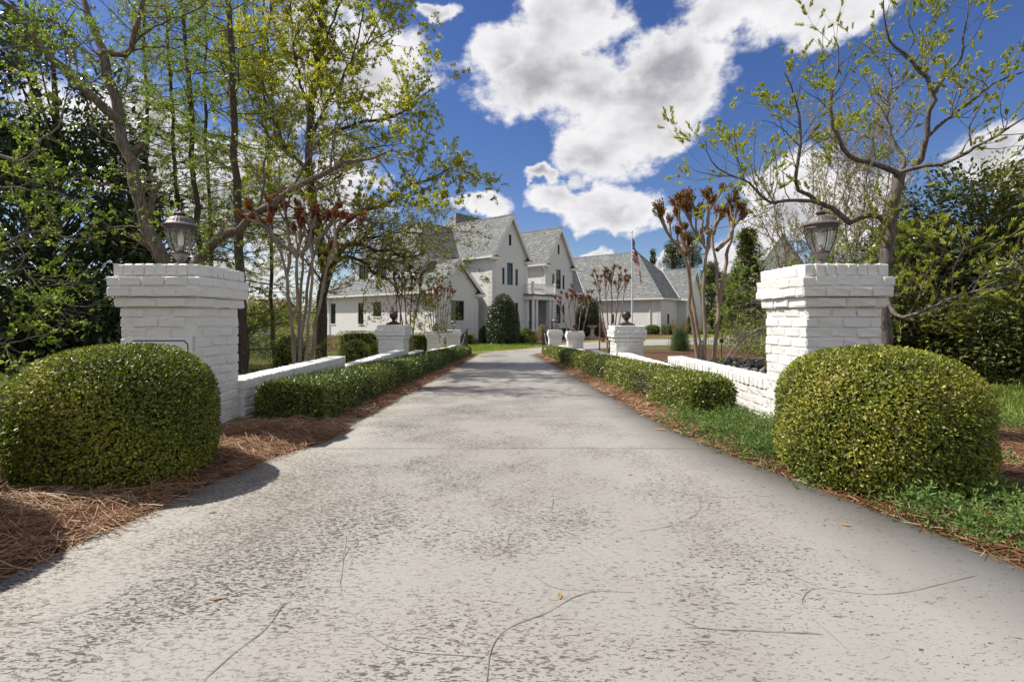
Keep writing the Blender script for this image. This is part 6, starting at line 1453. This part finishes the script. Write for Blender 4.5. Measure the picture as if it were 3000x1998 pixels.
smallcrape('pair of thin crape stems behind the nearer left ball pillar', 1168, 21, 800, 46, 2, .035, .6, tl=.4, per=7, leaf=.06, bark='crape')
smallcrape('bushy crape myrtle of thin stems behind the farther left ball pillar', 1283, 26, 848, 84, 9, .03, .3, tl=.5, per=9, leaf=.07, bark='crape', kn=5)
smallcrape('low pruned crape myrtle behind the farther right ball pillar', 1684, 33, 868, 108, 5, .055, .35, tl=.7, per=12, leaf=.10, size=.18, kn=4)
smallcrape('taller pruned crape myrtle left of the flagpole', 1792, 30, 806, 104, 5, .055, .35, tl=.75, per=12, leaf=.10, size=.2, kn=5, mat='redgreen')
smallcrape('thin crooked crape sapling between the ball pillar and its farther neighbour', 1757, 17, 856, 26, 1, .03, .7, tl=.25, per=8, leaf=.05, kn=3)

# conifers far behind the garage
def conifer(label, px, pyt, w, Y, seed, n=80, nl=150, round_=.5):
    zb = float(zg(Y)); h = CAMZ - (pyt - CY) / F * Y - zb; rx = w / 2 / F * Y; t = rng.random(n) ** .8; a = rng.random(n) * 6.28; rr = rx * np.clip((1 - t) ** round_, .05, 1) * (.55 + .45 * rng.random(n))
    cl = np.stack([PX(px, Y) + rr * np.cos(a), Y + rr * np.sin(a), zb + h * (.04 + .94 * t)], 1)
    return clumpy('conifer', label, (PX(px, Y), Y, zb), h, .25, cl, rx * .34, nl, .26, .09, 'conifer', 'barkdark', 'conifer', 'dark conifers beyond the garage wing', seed, flat=.8, tint=(.2, .38, .3, 1.0))
conifer('small pointed conifer over the garage ridge', 1913, 728, 36, 78, 91, 50, 80, .9)
conifer('broad dark conifer behind the garage roof, left of the crape stems', 1975, 706, 104, 74, 92)
conifer('tallest dark conifer, seen between the right crape stems', 2030, 676, 90, 76, 93)
conifer('dark conifer right of the garage end gable', 2085, 770, 90, 66, 94)
conifer('dark conifer behind the pale stems left of the right pillar', 2190, 672, 110, 44, 95, 100, 140)
conifer('low dark conifer beside the neighbour house', 2150, 815, 80, 60, 96)
# far woods
def woods(name, label, x0, x1, y0, y1, h, n, seed, per=190, LL=.36):
    c = np.stack([x0 + (x1 - x0) * rng.random(n), y0 + (y1 - y0) * rng.random(n), np.zeros(n)], 1); hh = h * (.55 + .55 * rng.random(n)); idx = np.repeat(np.arange(n), per); dv = rvec(len(idx)); p = c[idx] + dv * np.stack([1.9 + 0 * hh[idx], 1.9 + 0 * hh[idx], hh[idx] * .5], 1) * rng.random((len(idx), 1)) ** .4
    p[:, 2] += hh[idx] * .5 + zg(p[:, 1]); p = p[p[:, 2] > zg(p[:, 1])]; s = .6 + .8 * rng.random(len(p)); V, T = leaves(p, rvec(len(p)), rvec(len(p)) + [0, 0, .5], LL * s, LL * .6 * s)
    o = npobj(name, V, tris=T, mat=MT['farwood'], tint=np.repeat(tintof(p, len(p), seed, .2, .4, .3, .3), 2)); o['kind'] = 'stuff'; o['label'] = label
woods('far_woods', 'far band of green woods beyond the fence on the left', -75, -22, 46, 80, 5.2, 130, 5)
woods('far_woods', 'far woods beyond the apron on the right', 34, 110, 60, 95, 6.0, 130, 6)
woods('undergrowth', 'green undergrowth behind the magnolia and cypresses', -34, -11, 19, 30, 1.7, 60, 7, 420, .12)
woods('undergrowth', 'green undergrowth behind the right evergreens', 12, 36, 15, 32, 2.2, 70, 8, 420, .12)

# ---------------------------------------------------------------- ground cover
def sprigs(name, label, pts, zf, mat, L, W, h, per, seed, up=.5):
    n = len(pts); idx = np.repeat(np.arange(n), per); b = np.stack([pts[:, 0], pts[:, 1], zf(pts[:, 0], pts[:, 1])], 1); hh = h * (.35 + .65 * rng.random(n)) * np.clip(.55 + .6 * clusters(b, 3.0, seed), .3, 1.2)
    lean = unit(rvec(n) * [1, 1, .2] + [0, 0, up]); t = rng.random(len(idx)); p = b[idx] + lean[idx] * (hh[idx] * t)[:, None] + rvec(len(idx)) * .008; d = unit(lean[idx] * .8 + rvec(len(idx)) * .8 + [0, 0, .3]); s = .6 + .8 * rng.random(len(idx))
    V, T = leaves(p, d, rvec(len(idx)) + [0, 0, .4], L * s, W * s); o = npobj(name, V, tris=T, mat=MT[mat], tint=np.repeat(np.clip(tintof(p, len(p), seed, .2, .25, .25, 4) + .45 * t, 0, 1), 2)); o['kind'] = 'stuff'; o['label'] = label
def junipers(label, cen, zf, seed):
    n = len(cen); R_ = .10 + .13 * rng.random(n); k = rng.poisson(58 * (R_ / .16) ** 2, n); idx = np.repeat(np.arange(n), k)
    q = rvec(len(idx)); q[:, 2] = np.abs(q[:, 2]); rr = rng.random(len(idx)) ** .4; o = q * R_[idx][:, None] * rr[:, None] * [1.15, 1.15, .8]
    b = np.c_[cen[idx], zf(cen[idx, 0], cen[idx, 1])] + o; ax = unit(q * [1, 1, .7] + rvec(len(idx)) * .55 + [0, 0, .35]); m = 6
    i2 = np.repeat(np.arange(len(idx)), m); t = rng.random(len(i2)); sl = (.035 + .045 * rng.random(len(idx)))[i2]
    p = b[i2] + ax[i2] * (sl * t)[:, None] + rvec(len(i2)) * .003; d = unit(ax[i2] * .7 + rvec(len(i2)) * .8); s_ = .6 + .7 * rng.random(len(i2))
    V, T = leaves(p, d, rvec(len(i2)) + [0, 0, .4], .027 * s_, .0078 * s_)
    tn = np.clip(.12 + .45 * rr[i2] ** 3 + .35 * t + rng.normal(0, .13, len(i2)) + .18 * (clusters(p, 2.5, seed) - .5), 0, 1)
    ob = npobj('juniper', V, tris=T, mat=MT['juniper'], tint=np.repeat(tn, 2)); ob['kind'] = 'stuff'; ob['label'] = label
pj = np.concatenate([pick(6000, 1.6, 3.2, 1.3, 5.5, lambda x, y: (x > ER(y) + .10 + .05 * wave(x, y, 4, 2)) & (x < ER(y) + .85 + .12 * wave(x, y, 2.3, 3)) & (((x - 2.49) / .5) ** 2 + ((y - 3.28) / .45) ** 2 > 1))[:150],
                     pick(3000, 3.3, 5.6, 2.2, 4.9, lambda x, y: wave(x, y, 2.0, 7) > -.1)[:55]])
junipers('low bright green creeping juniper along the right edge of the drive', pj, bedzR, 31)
pg = pick(60000, 4.0, 12, 4.8, 9.0, lambda x, y: wave(x, y, 1.2, 12) > -.2)[:9000]
sprigs('grass', 'bright grass below the evergreen shrubs at the right edge', pg, lambda x, y: zg(y), 'grassblade', .12, .010, .10, 3, 32, 1.6)
pg = pick(90000, -9, 12, 28, 42, lambda x, y: (y > 29) & (((x < 3.2) & (y > 31 + .9 * (x + 1.5)) & (y < 36.5 + .5 * np.maximum(x, 0)) & (y > np.interp(x, [-9, -3, -.7, .7, 2.4, 5], [25, 27, 31.0, 33.0, 35.2, 38]))) ))[:7000]
sprigs('grass', 'bright mown lawn between the drive and the tall holly', pg, lambda x, y: zg(y) + .008, 'grassblade', .12, .025, .10, 3, 33, 1.6)
pg = pick(60000, -16, -3.3, 6, 30, lambda x, y: (wave(x, y, .8, 14) > -.1))[:7000]
sprigs('grass', 'sparse grass on the ground behind the left wall', pg, lambda x, y: zg(y), 'grassblade', .14, .009, .12, 3, 34, 1.6)

# stones of the dry stream in the island bed
RK = []
for s in range(7):
    bm = bmesh.new(); bmesh.ops.create_icosphere(bm, subdivisions=1, radius=1)
    for v in bm.verts: v.co = Vector((v.co.x * random.uniform(.6, 1.5), v.co.y * random.uniform(.55, 1.25), v.co.z * random.uniform(.35, .95)))
    me = bpy.data.meshes.new('stone'); bm.to_mesh(me); bm.free(); me.materials.append(MT['rock']); RK.append(me)
stn = []
for i in range(290):
    if i < 190: px, yy = rng.uniform(2085, 2235), rng.uniform(13.2, 17.8)
    else: px, yy = rng.uniform(1860, 2090), rng.uniform(15.5, 18.5)
    stn.append((PX(px, yy), yy, .5 if i < 190 else 0))
for x, y, hp in stn:
    s = random.uniform(.05, .15); pile = hp * max(0, 1 - ((y - 15.5) / 2.3) ** 2) * random.random() * .55
    o = link('stone', random.choice(RK), None, (x, y, float(zg(y)) + s * .35 + pile)); o.scale = (s, s * random.uniform(.7, 1), s * random.uniform(.6, .95)); o.rotation_euler = (random.gauss(0, .4), random.gauss(0, .4), random.random() * 6)
    meta(o, 'rough grey stone of the dry stream bed behind the right wall', 'stone', 'grey stones heaped behind the right wall')

# fallen leaves on the drive
def fallen(label, px, py, L, rot):
    x, y = Gp(px, py); m = MB(); q = [(-.5, 0, .0), (-.2, .16, .05), (.2, .17, .08), (.5, .02, .04), (.2, -.15, .05), (-.2, -.15, .0)]; c, s = math.cos(rot), math.sin(rot); z0 = float(zg(y)) + DT + .004
    f = [(x + L * (a * c - b * s), y + L * (a * s + b * c), z0 + L * h * .8) for a, b, h in q]; mid = [(x + L * (a * c), y + L * (a * s), z0 + L * h) for a, h in ((-.2, -.0), (.2, .02))]
    for t in ((f[0], mid[0], f[1]), (f[1], mid[0], mid[1], f[2]), (f[2], mid[1], f[3]), (f[3], mid[1], f[4]), (f[4], mid[1], mid[0], f[5]), (f[5], mid[0], f[0])): m.poly([(a, b, max(h, z0)) for a, b, h in t])
    meta(m.build('fallen_leaf', MT['deadleaf'], None), label, 'leaf', 'leaves fallen on the drive')
fallen('large tan leaf on the right drive edge by the hedge', 1935, 1260, .15, -.3)
fallen('small curled brown leaf alone on the concrete near the camera', 1640, 1748, .045, 1.4)
fallen('tiny dark leaf on the concrete right of the middle', 1846, 1392, .04, .4)
fallen('small leaf near the right drive edge beside the junipers', 2478, 1540, .05, -.6)
fallen('reddish leaf on the concrete left of the middle', 636, 1756, .045, .2)
fallen('little leaf beside the straw at the left drive edge', 622, 1502, .05, .9)
fallen('tan leaf at the right drive edge, farther than the large one', 1815, 1195, .12, .5)
